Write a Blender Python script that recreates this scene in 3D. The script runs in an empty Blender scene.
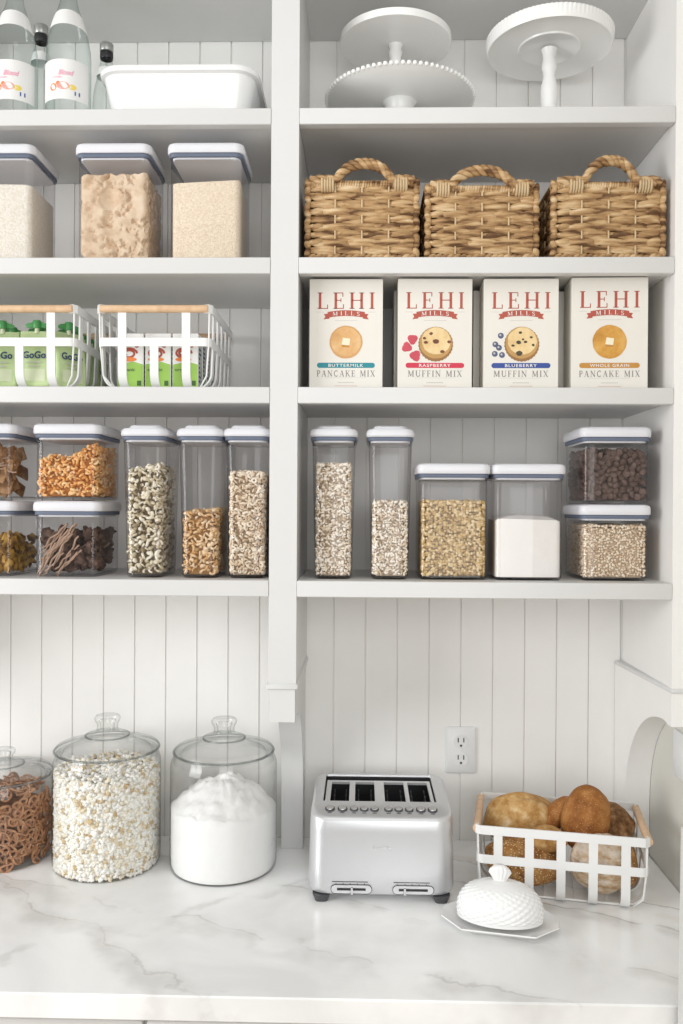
import bpy, bmesh, math, random
import numpy as np
from mathutils import Vector, Matrix, noise

random.seed(7)
RNG = np.random.default_rng(7)
PI = math.pi
ZC = 0.914                      # worktop height above the floor
scene = bpy.context.scene
COL = scene.collection

# ------------------------------------------------------------------ camera
cam_data = bpy.data.cameras.new('camera')
cam = bpy.data.objects.new('camera', cam_data)
COL.objects.link(cam)
cam_data.sensor_fit = 'HORIZONTAL'
cam_data.sensor_width = 36.0
cam_data.lens = 849.95 * 36.0 / 683.0
cam_data.clip_start = 0.02
right = (0.99969, 0.02434, 0.00584)
fwd = (-0.02432, 0.9997, -0.0039)
up = (-0.00593, 0.00375, 0.99998)
cam.matrix_world = Matrix(((right[0], up[0], -fwd[0], 0.0),
                           (right[1], up[1], -fwd[1], -1.9276),
                           (right[2], up[2], -fwd[2], 0.7479 + ZC),
                           (0, 0, 0, 1)))
scene.camera = cam

# ------------------------------------------------------------------ light
world = bpy.data.worlds.new('world')
scene.world = world
world.use_nodes = True
bg = world.node_tree.nodes['Background']
bg.inputs['Color'].default_value = (1.0, 0.98, 0.95, 1)
bg.inputs['Strength'].default_value = 0.52


def area(name, loc, target, sx, sy, power, color=(1, 1, 1)):
    l = bpy.data.lights.new(name, 'AREA')
    l.shape = 'RECTANGLE'
    l.size, l.size_y, l.energy, l.color = sx, sy, power, color
    o = bpy.data.objects.new(name, l)
    COL.objects.link(o)
    o.location = loc
    d = Vector(target) - Vector(loc)
    o.rotation_euler = d.to_track_quat('-Z', 'Y').to_euler()
    return o


area('window_light', (-3.1, -2.2, 1.9), (0.15, 0, 1.35), 1.7, 1.8, 84.0, (0.985, 0.995, 1.0))
area('front_fill_light', (0.5, -3.2, 1.9), (0.0, 0, 1.4), 1.6, 1.5, 27.0, (0.985, 0.995, 1.0))  # soft fill from behind the camera, added to balance the brightness
area('overhead_fill_light', (-0.1, -1.5, 2.95), (-0.05, -0.45, 0.9), 1.6, 0.9, 5.0, (1.0, 0.99, 0.97))  # unseen overhead fill, added so the worktop gets more light

vs = scene.view_settings
scene.display_settings.display_device = 'sRGB'
vs.view_transform = 'Standard'
vs.look = 'None'
vs.gamma = 1.0
vs.use_curve_mapping = False
vs.exposure = -0.02
scene.cycles.max_bounces = 10
scene.cycles.diffuse_bounces = 5
scene.cycles.transparent_max_bounces = 40


# ------------------------------------------------------------------ materials
def nmat(name):
    m = bpy.data.materials.new(name)
    m.use_nodes = True
    nt = m.node_tree
    return m, nt, nt.nodes['Principled BSDF'], nt.nodes['Material Output']


def col4(c):
    return (c[0], c[1], c[2], 1.0)


def plain(name, c, rough=0.5, metal=0.0, spec=0.5, bump=None, vary=0.0, sss=0.0):
    """one colour, with a faint procedural mottling and optional noise bump"""
    m, nt, b, out = nmat(name)
    b.inputs['Roughness'].default_value = rough
    b.inputs['Metallic'].default_value = metal
    b.inputs['Specular IOR Level'].default_value = spec
    b.inputs['Base Color'].default_value = col4(c)
    if sss:
        b.inputs['Subsurface Weight'].default_value = sss
        b.inputs['Subsurface Radius'].default_value = (0.01, 0.008, 0.006)
    if vary:
        tc = nt.nodes.new('ShaderNodeTexCoord')
        n = nt.nodes.new('ShaderNodeTexNoise')
        n.inputs['Scale'].default_value = 14.0
        n.inputs['Detail'].default_value = 4.0
        r = nt.nodes.new('ShaderNodeValToRGB')
        r.color_ramp.elements[0].position = 0.3
        r.color_ramp.elements[1].position = 0.7
        r.color_ramp.elements[0].color = col4([max(0, x * (1 - vary)) for x in c])
        r.color_ramp.elements[1].color = col4([min(1, x * (1 + vary)) for x in c])
        nt.links.new(tc.outputs['Object'], n.inputs['Vector'])
        nt.links.new(n.outputs['Fac'], r.inputs['Fac'])
        nt.links.new(r.outputs['Color'], b.inputs['Base Color'])
    if bump:
        sc, st, dist = bump
        tc = nt.nodes.new('ShaderNodeTexCoord')
        n = nt.nodes.new('ShaderNodeTexNoise')
        n.inputs['Scale'].default_value = sc
        n.inputs['Detail'].default_value = 3.0
        bp = nt.nodes.new('ShaderNodeBump')
        bp.inputs['Strength'].default_value = st
        bp.inputs['Distance'].default_value = dist
        nt.links.new(tc.outputs['Object'], n.inputs['Vector'])
        nt.links.new(n.outputs['Fac'], bp.inputs['Height'])
        nt.links.new(bp.outputs['Normal'], b.inputs['Normal'])
    return m


def clear(name, tint, edge, gloss_rough=0.03, base=0.045):
    """thin clear wall: see-through, mirror-like towards grazing angles"""
    m, nt, b, out = nmat(name)
    nt.nodes.remove(b)
    lw = nt.nodes.new('ShaderNodeLayerWeight')
    lw.inputs['Blend'].default_value = 0.5
    p5 = nt.nodes.new('ShaderNodeMath')
    p5.operation = 'POWER'
    p5.inputs[1].default_value = 5.0
    ma = nt.nodes.new('ShaderNodeMath')
    ma.operation = 'MULTIPLY_ADD'
    ma.inputs[1].default_value = 0.85
    ma.inputs[2].default_value = base
    p3 = nt.nodes.new('ShaderNodeMath')
    p3.operation = 'POWER'
    p3.inputs[1].default_value = 3.0
    mx = nt.nodes.new('ShaderNodeMix')
    mx.data_type = 'RGBA'
    mx.inputs['A'].default_value = col4(tint)
    mx.inputs['B'].default_value = col4(edge)
    tr = nt.nodes.new('ShaderNodeBsdfTransparent')
    gl = nt.nodes.new('ShaderNodeBsdfGlossy')
    gl.inputs['Roughness'].default_value = gloss_rough
    ms = nt.nodes.new('ShaderNodeMixShader')
    L = nt.links.new
    L(lw.outputs['Facing'], p5.inputs[0])
    L(lw.outputs['Facing'], p3.inputs[0])
    L(p5.outputs[0], ma.inputs[0])
    L(p3.outputs[0], mx.inputs['Factor'])
    L(mx.outputs['Result'], tr.inputs['Color'])
    L(ma.outputs[0], ms.inputs['Fac'])
    L(tr.outputs[0], ms.inputs[1])
    L(gl.outputs[0], ms.inputs[2])
    L(ms.outputs[0], out.inputs['Surface'])
    return m


def pieces_mat(name, cols, rough=0.7, bump=None):
    """each loose piece takes its own colour from the ramp"""
    m, nt, b, out = nmat(name)
    b.inputs['Roughness'].default_value = rough
    b.inputs['Specular IOR Level'].default_value = 0.3
    g = nt.nodes.new('ShaderNodeNewGeometry')
    r = nt.nodes.new('ShaderNodeValToRGB')
    n = len(cols)
    els = r.color_ramp.elements
    while len(els) < n:
        els.new(0.5)
    for i, c in enumerate(cols):
        els[i].position = i / max(1, n - 1)
        els[i].color = col4(c)
    nt.links.new(g.outputs['Random Per Island'], r.inputs['Fac'])
    nt.links.new(r.outputs['Color'], b.inputs['Base Color'])
    if bump:
        tc = nt.nodes.new('ShaderNodeTexCoord')
        nz = nt.nodes.new('ShaderNodeTexNoise')
        nz.inputs['Scale'].default_value = bump[0]
        bp = nt.nodes.new('ShaderNodeBump')
        bp.inputs['Strength'].default_value = bump[1]
        bp.inputs['Distance'].default_value = 0.001
        nt.links.new(tc.outputs['Object'], nz.inputs['Vector'])
        nt.links.new(nz.outputs['Fac'], bp.inputs['Height'])
        nt.links.new(bp.outputs['Normal'], b.inputs['Normal'])
    return m


def grain_mat(name, c0, c1, scale, dist=0.0008, rough=0.85):
    """fine loose grain: cells of slightly different colour with a cell bump"""
    m, nt, b, out = nmat(name)
    b.inputs['Roughness'].default_value = rough
    b.inputs['Specular IOR Level'].default_value = 0.2
    tc = nt.nodes.new('ShaderNodeTexCoord')
    v = nt.nodes.new('ShaderNodeTexVoronoi')
    v.inputs['Scale'].default_value = scale
    sep = nt.nodes.new('ShaderNodeSeparateColor')
    r = nt.nodes.new('ShaderNodeValToRGB')
    r.color_ramp.elements[0].color = col4(c0)
    r.color_ramp.elements[1].color = col4(c1)
    bp = nt.nodes.new('ShaderNodeBump')
    bp.invert = True
    bp.inputs['Strength'].default_value = 0.8
    bp.inputs['Distance'].default_value = dist
    L = nt.links.new
    L(tc.outputs['Object'], v.inputs['Vector'])
    L(v.outputs['Color'], sep.inputs['Color'])
    L(sep.outputs[0], r.inputs['Fac'])
    L(r.outputs['Color'], b.inputs['Base Color'])
    L(v.outputs['Distance'], bp.inputs['Height'])
    L(bp.outputs['Normal'], b.inputs['Normal'])
    return m


def crust_mat(name, cols, scale=22, spots=None, spot_scale=140, spot_size=0.28, bump=0.002, stretch=(1, 1, 1)):
    """baked crust: blotchy noise ramp, optional flour or seed specks"""
    m, nt, b, out = nmat(name)
    b.inputs['Roughness'].default_value = 0.72
    b.inputs['Specular IOR Level'].default_value = 0.3
    tc = nt.nodes.new('ShaderNodeTexCoord')
    mp = nt.nodes.new('ShaderNodeMapping')
    mp.inputs['Scale'].default_value = stretch
    n = nt.nodes.new('ShaderNodeTexNoise')
    n.inputs['Scale'].default_value = scale
    n.inputs['Detail'].default_value = 7.0
    n.inputs['Roughness'].default_value = 0.62
    r = nt.nodes.new('ShaderNodeValToRGB')
    els = r.color_ramp.elements
    while len(els) < len(cols):
        els.new(0.5)
    for i, c in enumerate(cols):
        els[i].position = 0.28 + 0.44 * i / max(1, len(cols) - 1)
        els[i].color = col4(c)
    L = nt.links.new
    L(tc.outputs['Object'], mp.inputs['Vector'])
    L(mp.outputs['Vector'], n.inputs['Vector'])
    L(n.outputs['Fac'], r.inputs['Fac'])
    colout = r.outputs['Color']
    if spots:
        v = nt.nodes.new('ShaderNodeTexVoronoi')
        v.inputs['Scale'].default_value = spot_scale
        lt = nt.nodes.new('ShaderNodeMath')
        lt.operation = 'LESS_THAN'
        lt.inputs[1].default_value = spot_size
        mx = nt.nodes.new('ShaderNodeMix')
        mx.data_type = 'RGBA'
        mx.inputs['B'].default_value = col4(spots)
        L(tc.outputs['Object'], v.inputs['Vector'])
        L(v.outputs['Distance'], lt.inputs[0])
        L(lt.outputs[0], mx.inputs['Factor'])
        L(colout, mx.inputs['A'])
        colout = mx.outputs['Result']
    L(colout, b.inputs['Base Color'])
    n2 = nt.nodes.new('ShaderNodeTexNoise')
    n2.inputs['Scale'].default_value = 90
    n2.inputs['Detail'].default_value = 5.0
    bp = nt.nodes.new('ShaderNodeBump')
    bp.inputs['Strength'].default_value = 0.7
    bp.inputs['Distance'].default_value = bump
    L(tc.outputs['Object'], n2.inputs['Vector'])
    L(n2.outputs['Fac'], bp.inputs['Height'])
    L(bp.outputs['Normal'], b.inputs['Normal'])
    return m


def wood_mat(name, c0, c1, axis_scale=(6, 90, 90)):
    m, nt, b, out = nmat(name)
    b.inputs['Roughness'].default_value = 0.5
    tc = nt.nodes.new('ShaderNodeTexCoord')
    mp = nt.nodes.new('ShaderNodeMapping')
    mp.inputs['Scale'].default_value = axis_scale
    n = nt.nodes.new('ShaderNodeTexNoise')
    n.inputs['Scale'].default_value = 1.0
    n.inputs['Detail'].default_value = 4.0
    r = nt.nodes.new('ShaderNodeValToRGB')
    r.color_ramp.elements[0].position = 0.3
    r.color_ramp.elements[1].position = 0.7
    r.color_ramp.elements[0].color = col4(c0)
    r.color_ramp.elements[1].color = col4(c1)
    L = nt.links.new
    L(tc.outputs['Object'], mp.inputs['Vector'])
    L(mp.outputs['Vector'], n.inputs['Vector'])
    L(n.outputs['Fac'], r.inputs['Fac'])
    L(r.outputs['Color'], b.inputs['Base Color'])
    return m


def straw_mat(name):
    """dried water-hyacinth strands: tan with brown streaks, each strand a little different"""
    m, nt, b, out = nmat(name)
    b.inputs['Roughness'].default_value = 0.65
    b.inputs['Specular IOR Level'].default_value = 0.3
    g = nt.nodes.new('ShaderNodeNewGeometry')
    tc = nt.nodes.new('ShaderNodeTexCoord')
    mp = nt.nodes.new('ShaderNodeMapping')
    mp.inputs['Scale'].default_value = (18, 18, 110)
    n = nt.nodes.new('ShaderNodeTexNoise')
    n.inputs['Scale'].default_value = 1.0
    n.inputs['Detail'].default_value = 5.0
    ad = nt.nodes.new('ShaderNodeMath')
    ad.operation = 'MULTIPLY_ADD'
    ad.inputs[1].default_value = 0.22
    r = nt.nodes.new('ShaderNodeValToRGB')
    els = r.color_ramp.elements
    els.new(0.5)
    els.new(0.5)
    for e, (p, c) in zip(els, ((0.44, (0.11, 0.052, 0.02)), (0.55, (0.33, 0.19, 0.085)),
                               (0.68, (0.50, 0.32, 0.155)), (0.86, (0.70, 0.53, 0.33)))):
        e.position = p
        e.color = col4(c)
    L = nt.links.new
    L(tc.outputs['Object'], mp.inputs['Vector'])
    L(mp.outputs['Vector'], n.inputs['Vector'])
    L(g.outputs['Random Per Island'], ad.inputs[0])
    L(n.outputs['Fac'], ad.inputs[2])
    L(ad.outputs[0], r.inputs['Fac'])
    L(r.outputs['Color'], b.inputs['Base Color'])
    bp = nt.nodes.new('ShaderNodeBump')
    bp.inputs['Strength'].default_value = 0.4
    bp.inputs['Distance'].default_value = 0.001
    L(n.outputs['Fac'], bp.inputs['Height'])
    L(bp.outputs['Normal'], b.inputs['Normal'])
    return m


def marble_mat(name):
    m, nt, b, out = nmat(name)
    b.inputs['Roughness'].default_value = 0.22
    b.inputs['Specular IOR Level'].default_value = 0.45
    N = nt.nodes.new
    L = nt.links.new
    tc = N('ShaderNodeTexCoord')
    # large soft grey clouds
    n1 = N('ShaderNodeTexNoise')
    n1.inputs['Scale'].default_value = 3.2
    n1.inputs['Detail'].default_value = 6
    n1.inputs['Distortion'].default_value = 0.8
    r1 = N('ShaderNodeValToRGB')
    r1.color_ramp.elements[0].position = 0.36
    r1.color_ramp.elements[0].color = (0.81, 0.81, 0.805, 1)
    r1.color_ramp.elements[1].position = 0.56
    r1.color_ramp.elements[1].color = (0.94, 0.94, 0.935, 1)
    L(tc.outputs['Object'], n1.inputs['Vector'])
    L(n1.outputs['Fac'], r1.inputs['Fac'])
    colour = r1.outputs['Color']
    # warp shared by the veins
    nw = N('ShaderNodeTexNoise')
    nw.inputs['Scale'].default_value = 7.0
    nw.inputs['Detail'].default_value = 5
    L(tc.outputs['Object'], nw.inputs['Vector'])
    nm = N('ShaderNodeTexNoise')          # breaks the veins up along their length
    nm.inputs['Scale'].default_value = 9.0
    nm.inputs['Detail'].default_value = 3
    L(tc.outputs['Object'], nm.inputs['Vector'])
    sx = N('ShaderNodeSeparateXYZ')
    L(tc.outputs['Object'], sx.inputs[0])
    # (a, b, c, half width, warp, colour, strength): |a x + b y + warp - c|
    veins = [(0.46, 0.89, -0.105, 0.0040, 0.09, (0.30, 0.29, 0.27), 0.75),
             (0.46, 0.89, -0.115, 0.030, 0.09, (0.56, 0.55, 0.53), 0.55),
             (0.42, 0.91, -0.290, 0.0045, 0.13, (0.42, 0.41, 0.39), 0.6),
             (0.42, 0.91, -0.300, 0.035, 0.13, (0.58, 0.57, 0.55), 0.5),
             (0.38, 0.92, -0.475, 0.005, 0.16, (0.45, 0.44, 0.42), 0.55),
             (0.38, 0.92, -0.490, 0.040, 0.16, (0.60, 0.59, 0.57), 0.55),
             (0.62, 0.78, -0.640, 0.005, 0.20, (0.42, 0.40, 0.37), 0.5),
             (0.62, 0.78, -0.655, 0.045, 0.20, (0.58, 0.57, 0.55), 0.55),
             (-0.55, 0.83, -0.130, 0.020, 0.22, (0.60, 0.59, 0.57), 0.5),
             (0.62, 0.78, 0.060, 0.022, 0.10, (0.56, 0.46, 0.32), 0.30),
             (0.50, 0.86, 0.015, 0.0040, 0.10, (0.40, 0.37, 0.32), 0.6)]
    for a, bb, c, w, wp, cl, st in veins:
        m1 = N('ShaderNodeMath'); m1.operation = 'MULTIPLY'; m1.inputs[1].default_value = a
        m2 = N('ShaderNodeMath'); m2.operation = 'MULTIPLY_ADD'; m2.inputs[1].default_value = bb
        m3 = N('ShaderNodeMath'); m3.operation = 'MULTIPLY_ADD'; m3.inputs[1].default_value = wp
        m4 = N('ShaderNodeMath'); m4.operation = 'SUBTRACT'; m4.inputs[1].default_value = c + wp * 0.5
        m5 = N('ShaderNodeMath'); m5.operation = 'ABSOLUTE'
        mr = N('ShaderNodeMapRange'); mr.interpolation_type = 'SMOOTHSTEP'
        mr.inputs['From Min'].default_value = 0.0
        mr.inputs['From Max'].default_value = w
        mr.inputs['To Min'].default_value = st
        mr.inputs['To Max'].default_value = 0.0
        mk = N('ShaderNodeMapRange')
        mk.inputs['From Min'].default_value = 0.40
        mk.inputs['From Max'].default_value = 0.58
        mm = N('ShaderNodeMath'); mm.operation = 'MULTIPLY'
        mx = N('ShaderNodeMix'); mx.data_type = 'RGBA'
        mx.inputs['B'].default_value = col4(cl)
        L(sx.outputs[0], m1.inputs[0])
        L(sx.outputs[1], m2.inputs[0]); L(m1.outputs[0], m2.inputs[2])
        L(nw.outputs['Fac'], m3.inputs[0]); L(m2.outputs[0], m3.inputs[2])
        L(m3.outputs[0], m4.inputs[0]); L(m4.outputs[0], m5.inputs[0])
        L(m5.outputs[0], mr.inputs['Value'])
        L(nm.outputs['Fac'], mk.inputs['Value'])
        L(mr.outputs[0], mm.inputs[0]); L(mk.outputs[0], mm.inputs[1])
        L(mm.outputs[0], mx.inputs['Factor'])
        L(colour, mx.inputs['A'])
        colour = mx.outputs['Result']
    L(colour, b.inputs['Base Color'])
    return m


PAINT = plain('white_paint', (0.67, 0.668, 0.66), 0.42, vary=0.008)
PANEL = plain('beadboard_lit_side_paint', (0.85, 0.838, 0.815), 0.5, vary=0.012)  # beadboard white, also the lightened copy on the right end panel
WALLP = plain('wall_paint', (0.66, 0.65, 0.60), 0.7, vary=0.01)
FLOORM = wood_mat('oak_floor', (0.42, 0.32, 0.22), (0.56, 0.44, 0.31), (3, 40, 40))
MARBLE = marble_mat('marble')
PLASTIC = clear('clear_plastic', (0.975, 0.97, 0.972), (0.60, 0.60, 0.63), 0.04, 0.03)
GLASS = clear('clear_glass', (0.993, 0.994, 0.992), (0.62, 0.64, 0.64), 0.02, 0.035)
THICK = clear('thick_glass_edge', (0.80, 0.82, 0.82), (0.16, 0.18, 0.18), 0.02, 0.06)
BOTTLE = clear('pale_green_glass', (0.945, 0.972, 0.966), (0.60, 0.71, 0.68), 0.02, 0.04)
LID = plain('white_lid_plastic', (0.73, 0.73, 0.765), 0.35, vary=0.01)
SEAL = plain('blue_grey_silicone', (0.12, 0.145, 0.205), 0.5, vary=0.03)
CERAMIC = plain('white_glazed_ceramic', (0.83, 0.83, 0.825), 0.16, vary=0.006)
MILK = plain('white_milk_glass', (0.87, 0.87, 0.855), 0.22, vary=0.01)
STEEL = plain('brushed_aluminium', (0.68, 0.685, 0.70), 0.34, metal=0.7, bump=(220, 0.03, 0.0003))
CHROME = plain('polished_chrome', (0.72, 0.72, 0.73), 0.15, metal=1.0, vary=0.01)
BLACK = plain('black_plastic', (0.018, 0.018, 0.02), 0.45, vary=0.1)
DARKGREY = plain('dark_grey_plastic', (0.06, 0.06, 0.065), 0.5, vary=0.1)
WIRE = plain('white_powder_coat', (0.80, 0.80, 0.79), 0.4, vary=0.01)
DOWEL = wood_mat('beech_wood', (0.62, 0.40, 0.235), (0.74, 0.52, 0.33), (60, 60, 60))
STRAW = straw_mat('water_hyacinth')
STAKE = plain('pale_reed', (0.58, 0.43, 0.25), 0.6, vary=0.1)
BASKET_IN = plain('basket_lining', (0.22, 0.14, 0.075), 0.85, vary=0.3)
CARD = plain('cream_cardboard', (0.76, 0.73, 0.67), 0.6, vary=0.012)
CARD_SIDE = CARD
INK_RED = plain('brick_red_ink', (0.43, 0.085, 0.055), 0.6, vary=0.06)
INK_GREY = plain('grey_ink', (0.24, 0.22, 0.215), 0.6, vary=0.06)
INK_PALE = plain('pale_grey_ink', (0.52, 0.50, 0.47), 0.6, vary=0.06)
INK_WHITE = plain('white_ink', (0.80, 0.78, 0.74), 0.6, vary=0.01)
INK_TEAL = plain('teal_ink', (0.02, 0.24, 0.29), 0.6, vary=0.05)
INK_CRIMSON = plain('crimson_ink', (0.60, 0.035, 0.075), 0.6, vary=0.05)
INK_BLUE = plain('blue_ink', (0.035, 0.075, 0.30), 0.6, vary=0.05)
INK_OCHRE = plain('ochre_ink', (0.52, 0.25, 0.05), 0.6, vary=0.05)
INK_PINK = plain('pink_ink', (0.80, 0.20, 0.36), 0.6, vary=0.05)
INK_NAVY = plain('navy_ink', (0.03, 0.06, 0.14), 0.6, vary=0.05)
INK_ORANGE = plain('orange_ink', (0.86, 0.24, 0.06), 0.6, vary=0.15)
INK_YELLOW = plain('yellow_ink', (0.86, 0.66, 0.12), 0.6, vary=0.1)
PAPER = plain('white_paper_label', (0.82, 0.815, 0.80), 0.55, vary=0.01)
GREEN_CAP = plain('green_cap_plastic', (0.06, 0.27, 0.075), 0.4, vary=0.08)
POUCH = plain('pale_green_foil', (0.52, 0.64, 0.33), 0.38, vary=0.30)
POUCH_PALE = plain('cream_green_print', (0.63, 0.68, 0.47), 0.45, vary=0.12)
JUICE_SIDE = plain('silver_foil_print', (0.52, 0.52, 0.50), 0.4, vary=0.35)
JUICE_GREEN = plain('lime_green_print', (0.32, 0.54, 0.10), 0.5, vary=0.08)
OUTLET = plain('white_outlet_plastic', (0.76, 0.765, 0.765), 0.35, vary=0.01)
CAP_METAL = plain('grey_bottle_cap', (0.42, 0.42, 0.41), 0.35, metal=0.6, vary=0.1)


# ------------------------------------------------------------------ mesh helpers
class MB:
    def __init__(self):
        self.v, self.f, self.m = [], [], []

    def add(self, verts, faces, mi=0):
        o = len(self.v)
        self.v.extend([tuple(p) for p in verts])
        for fc in faces:
            self.f.append(tuple(o + i for i in fc))
            self.m.append(mi)

    def box(self, x0, x1, y0, y1, z0, z1, mi=0, bev=0.0):
        if bev > 0:
            w, d = x1 - x0, y1 - y0
            cx, cy = (x0 + x1) / 2, (y0 + y1) / 2
            b = bev
            self.loft([rrect(w - 2 * b, d - 2 * b, b * .5, z0, cx, cy, 2), rrect(w, d, b, z0 + b, cx, cy, 2),
                       rrect(w, d, b, z1 - b, cx, cy, 2), rrect(w - 2 * b, d - 2 * b, b * .5, z1, cx, cy, 2)], mi)
            return
        v = [(x, y, z) for z in (z0, z1) for y in (y0, y1) for x in (x0, x1)]
        self.add(v, [(0, 2, 3, 1), (4, 5, 7, 6), (0, 1, 5, 4), (2, 6, 7, 3), (0, 4, 6, 2), (1, 3, 7, 5)], mi)

    def loft(self, rings, mi=0, cap0=True, cap1=True):
        n = len(rings[0])
        v = [p for r in rings for p in r]
        f = []
        for k in range(len(rings) - 1):
            for i in range(n):
                j = (i + 1) % n
                f.append((k * n + i, k * n + j, (k + 1) * n + j, (k + 1) * n + i))
        if cap0:
            f.append(tuple(range(n - 1, -1, -1)))
        if cap1:
            f.append(tuple((len(rings) - 1) * n + i for i in range(n)))
        self.add(v, f, mi)

    def lathe(self, prof, n=48, mi=0, cx=0, cy=0, cap0=False, cap1=False, mod=None):
        rings = []
        for r, z in prof:
            ring = []
            for i in range(n):
                a = 2 * PI * i / n
                rr, zz = (r, z) if mod is None else mod(r, z, a)
                ring.append((cx + rr * math.cos(a), cy + rr * math.sin(a), zz))
            rings.append(ring)
        self.loft(rings, mi, cap0, cap1)

    def tube(self, path, rad, n=8, mi=0, closed=False, flat=None, up=(0, 0, 1)):
        """rad: number or list; flat=(a,b) scales along side/up of the section"""
        P = [Vector(p) for p in path]
        m = len(P)
        rings = []
        upv = Vector(up)
        prev = None
        for i in range(m):
            if closed:
                t = P[(i + 1) % m] - P[(i - 1) % m]
            else:
                t = P[min(i + 1, m - 1)] - P[max(i - 1, 0)]
            if t.length < 1e-9:
                t = Vector((1, 0, 0))
            t.normalize()
            ref = upv if abs(t.dot(upv)) < 0.95 else (Vector((0, 1, 0)) if abs(t.y) < .9 else Vector((1, 0, 0)))
            if prev is not None and abs(t.dot(prev)) < 0.9:
                ref = prev
            side = t.cross(ref).normalized()
            nv = side.cross(t).normalized()
            prev = nv
            r = rad[i] if isinstance(rad, (list, tuple)) else rad
            fa, fb = flat or (1, 1)
            rings.append([tuple(P[i] + side * (r * fa * math.cos(2 * PI * k / n)) + nv * (r * fb * math.sin(2 * PI * k / n)))
                          for k in range(n)])
        if closed:
            rings.append(rings[0])
            self.loft(rings, mi, False, False)
        else:
            self.loft(rings, mi)

    def poly(self, pts, mi=0):
        self.add(pts, [tuple(range(len(pts)))], mi)

    def disc(self, cx, cz, r, y, mi=0, n=24, sx=1.0, sz=1.0, jit=0.0):
        """flat disc facing -Y"""
        pts = []
        for i in range(n):
            a = 2 * PI * i / n
            q = r * (1 + random.uniform(-jit, jit))
            pts.append((cx + q * sx * math.cos(a), y, cz + q * sz * math.sin(a)))
        self.poly(pts, mi)

    def build(self, name, mats, parent=None, smooth=40, loc=None):
        me = bpy.data.meshes.new(name)
        me.from_pydata(self.v, [], self.f)
        if not isinstance(mats, (list, tuple)):
            mats = [mats]
        for m in mats:
            me.materials.append(m)
        if len(mats) > 1:
            me.polygons.foreach_set('material_index', self.m)
        bm = bmesh.new()
        bm.from_mesh(me)
        bmesh.ops.recalc_face_normals(bm, faces=bm.faces)
        bm.to_mesh(me)
        bm.free()
        if smooth:
            me.polygons.foreach_set('use_smooth', [True] * len(me.polygons))
            me.set_sharp_from_angle(angle=math.radians(smooth))
        me.update()
        return link(name, me, parent, loc)


def link(name, me, parent=None, loc=None):
    o = bpy.data.objects.new(name, me)
    COL.objects.link(o)
    if parent is not None:
        o.parent = parent
    if loc is not None:
        o.location = loc
    return o


def rrect(w, d, r, z, cx=0, cy=0, n=5):
    r = max(1e-4, min(r, w / 2 - 1e-5, d / 2 - 1e-5))
    pts = []
    for (sx, sy, a0) in ((1, 1, 0), (-1, 1, PI / 2), (-1, -1, PI), (1, -1, 3 * PI / 2)):
        for i in range(n + 1):
            a = a0 + PI / 2 * i / n
            pts.append((cx + sx * (w / 2 - r) + r * math.cos(a), cy + sy * (d / 2 - r) + r * math.sin(a), z))
    return pts


def tag(o, label, cat, group=None, kind=None):
    o['label'] = label
    o['category'] = cat
    if group:
        o['group'] = group
    if kind:
        o['kind'] = kind
    return o


def thing(name, label, cat, loc, rz=0.0, group=None):
    o = bpy.data.objects.new(name, None)
    COL.objects.link(o)
    o.empty_display_size = 0.02
    o.location = (loc[0], loc[1], loc[2] + ZC)
    o.rotation_euler = (0, 0, rz)
    return tag(o, label, cat, group)


def copy_tree(o, loc, label, group=None, rz=None):
    c = o.copy()
    COL.objects.link(c)
    c.location = (loc[0], loc[1], loc[2] + ZC)
    if rz is not None:
        c.rotation_euler = (0, 0, rz)
    c['label'] = label
    if group:
        c['group'] = group
    for ch in list(o.children):
        d = ch.copy()
        COL.objects.link(d)
        d.parent = c
        for g in list(ch.children):
            e = g.copy()
            COL.objects.link(e)
            e.parent = d
    return c


def struct(o):
    o['kind'] = 'structure'
    return o


def text_mesh(mb, s, cx, cz, h, y, mi=0, width=None, bold=0.0, shear=0.0, space=1.0):
    """flat lettering facing -Y, centred on (cx, cz), capital height h"""
    cu = bpy.data.curves.new('lettering', 'FONT')
    cu.body = s
    cu.size = 1.0
    cu.offset = bold
    cu.shear = shear
    cu.space_character = space
    cu.resolution_u = 3
    ob = bpy.data.objects.new('lettering', cu)
    me = bpy.data.meshes.new_from_object(ob)
    v = [tuple(p.co) for p in me.vertices]
    f = [tuple(p.vertices) for p in me.polygons]
    bpy.data.objects.remove(ob)
    bpy.data.curves.remove(cu)
    xs = [p[0] for p in v]
    k = h / 0.70
    kx = k if width is None else width / (max(xs) - min(xs))
    xm = (max(xs) + min(xs)) / 2
    mb.add([(cx + (p[0] - xm) * kx, y, cz - h / 2 + p[1] * k) for p in v], f, mi)
    bpy.data.meshes.remove(me)


# serif capitals drawn as strokes on a unit-high box: (width, [strokes]); stroke = (thickness, points)
T, H_ = 0.15, 0.055


def srf(x, y, w=0.30):
    return (0.045, [(x - w / 2, y), (x + w / 2, y)])


def arc(cx, cy, rx, ry, a0, a1, n=8):
    return [(cx + rx * math.cos(math.radians(a0 + (a1 - a0) * i / n)), cy + ry * math.sin(math.radians(a0 + (a1 - a0) * i / n)))
            for i in range(n + 1)]


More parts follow.
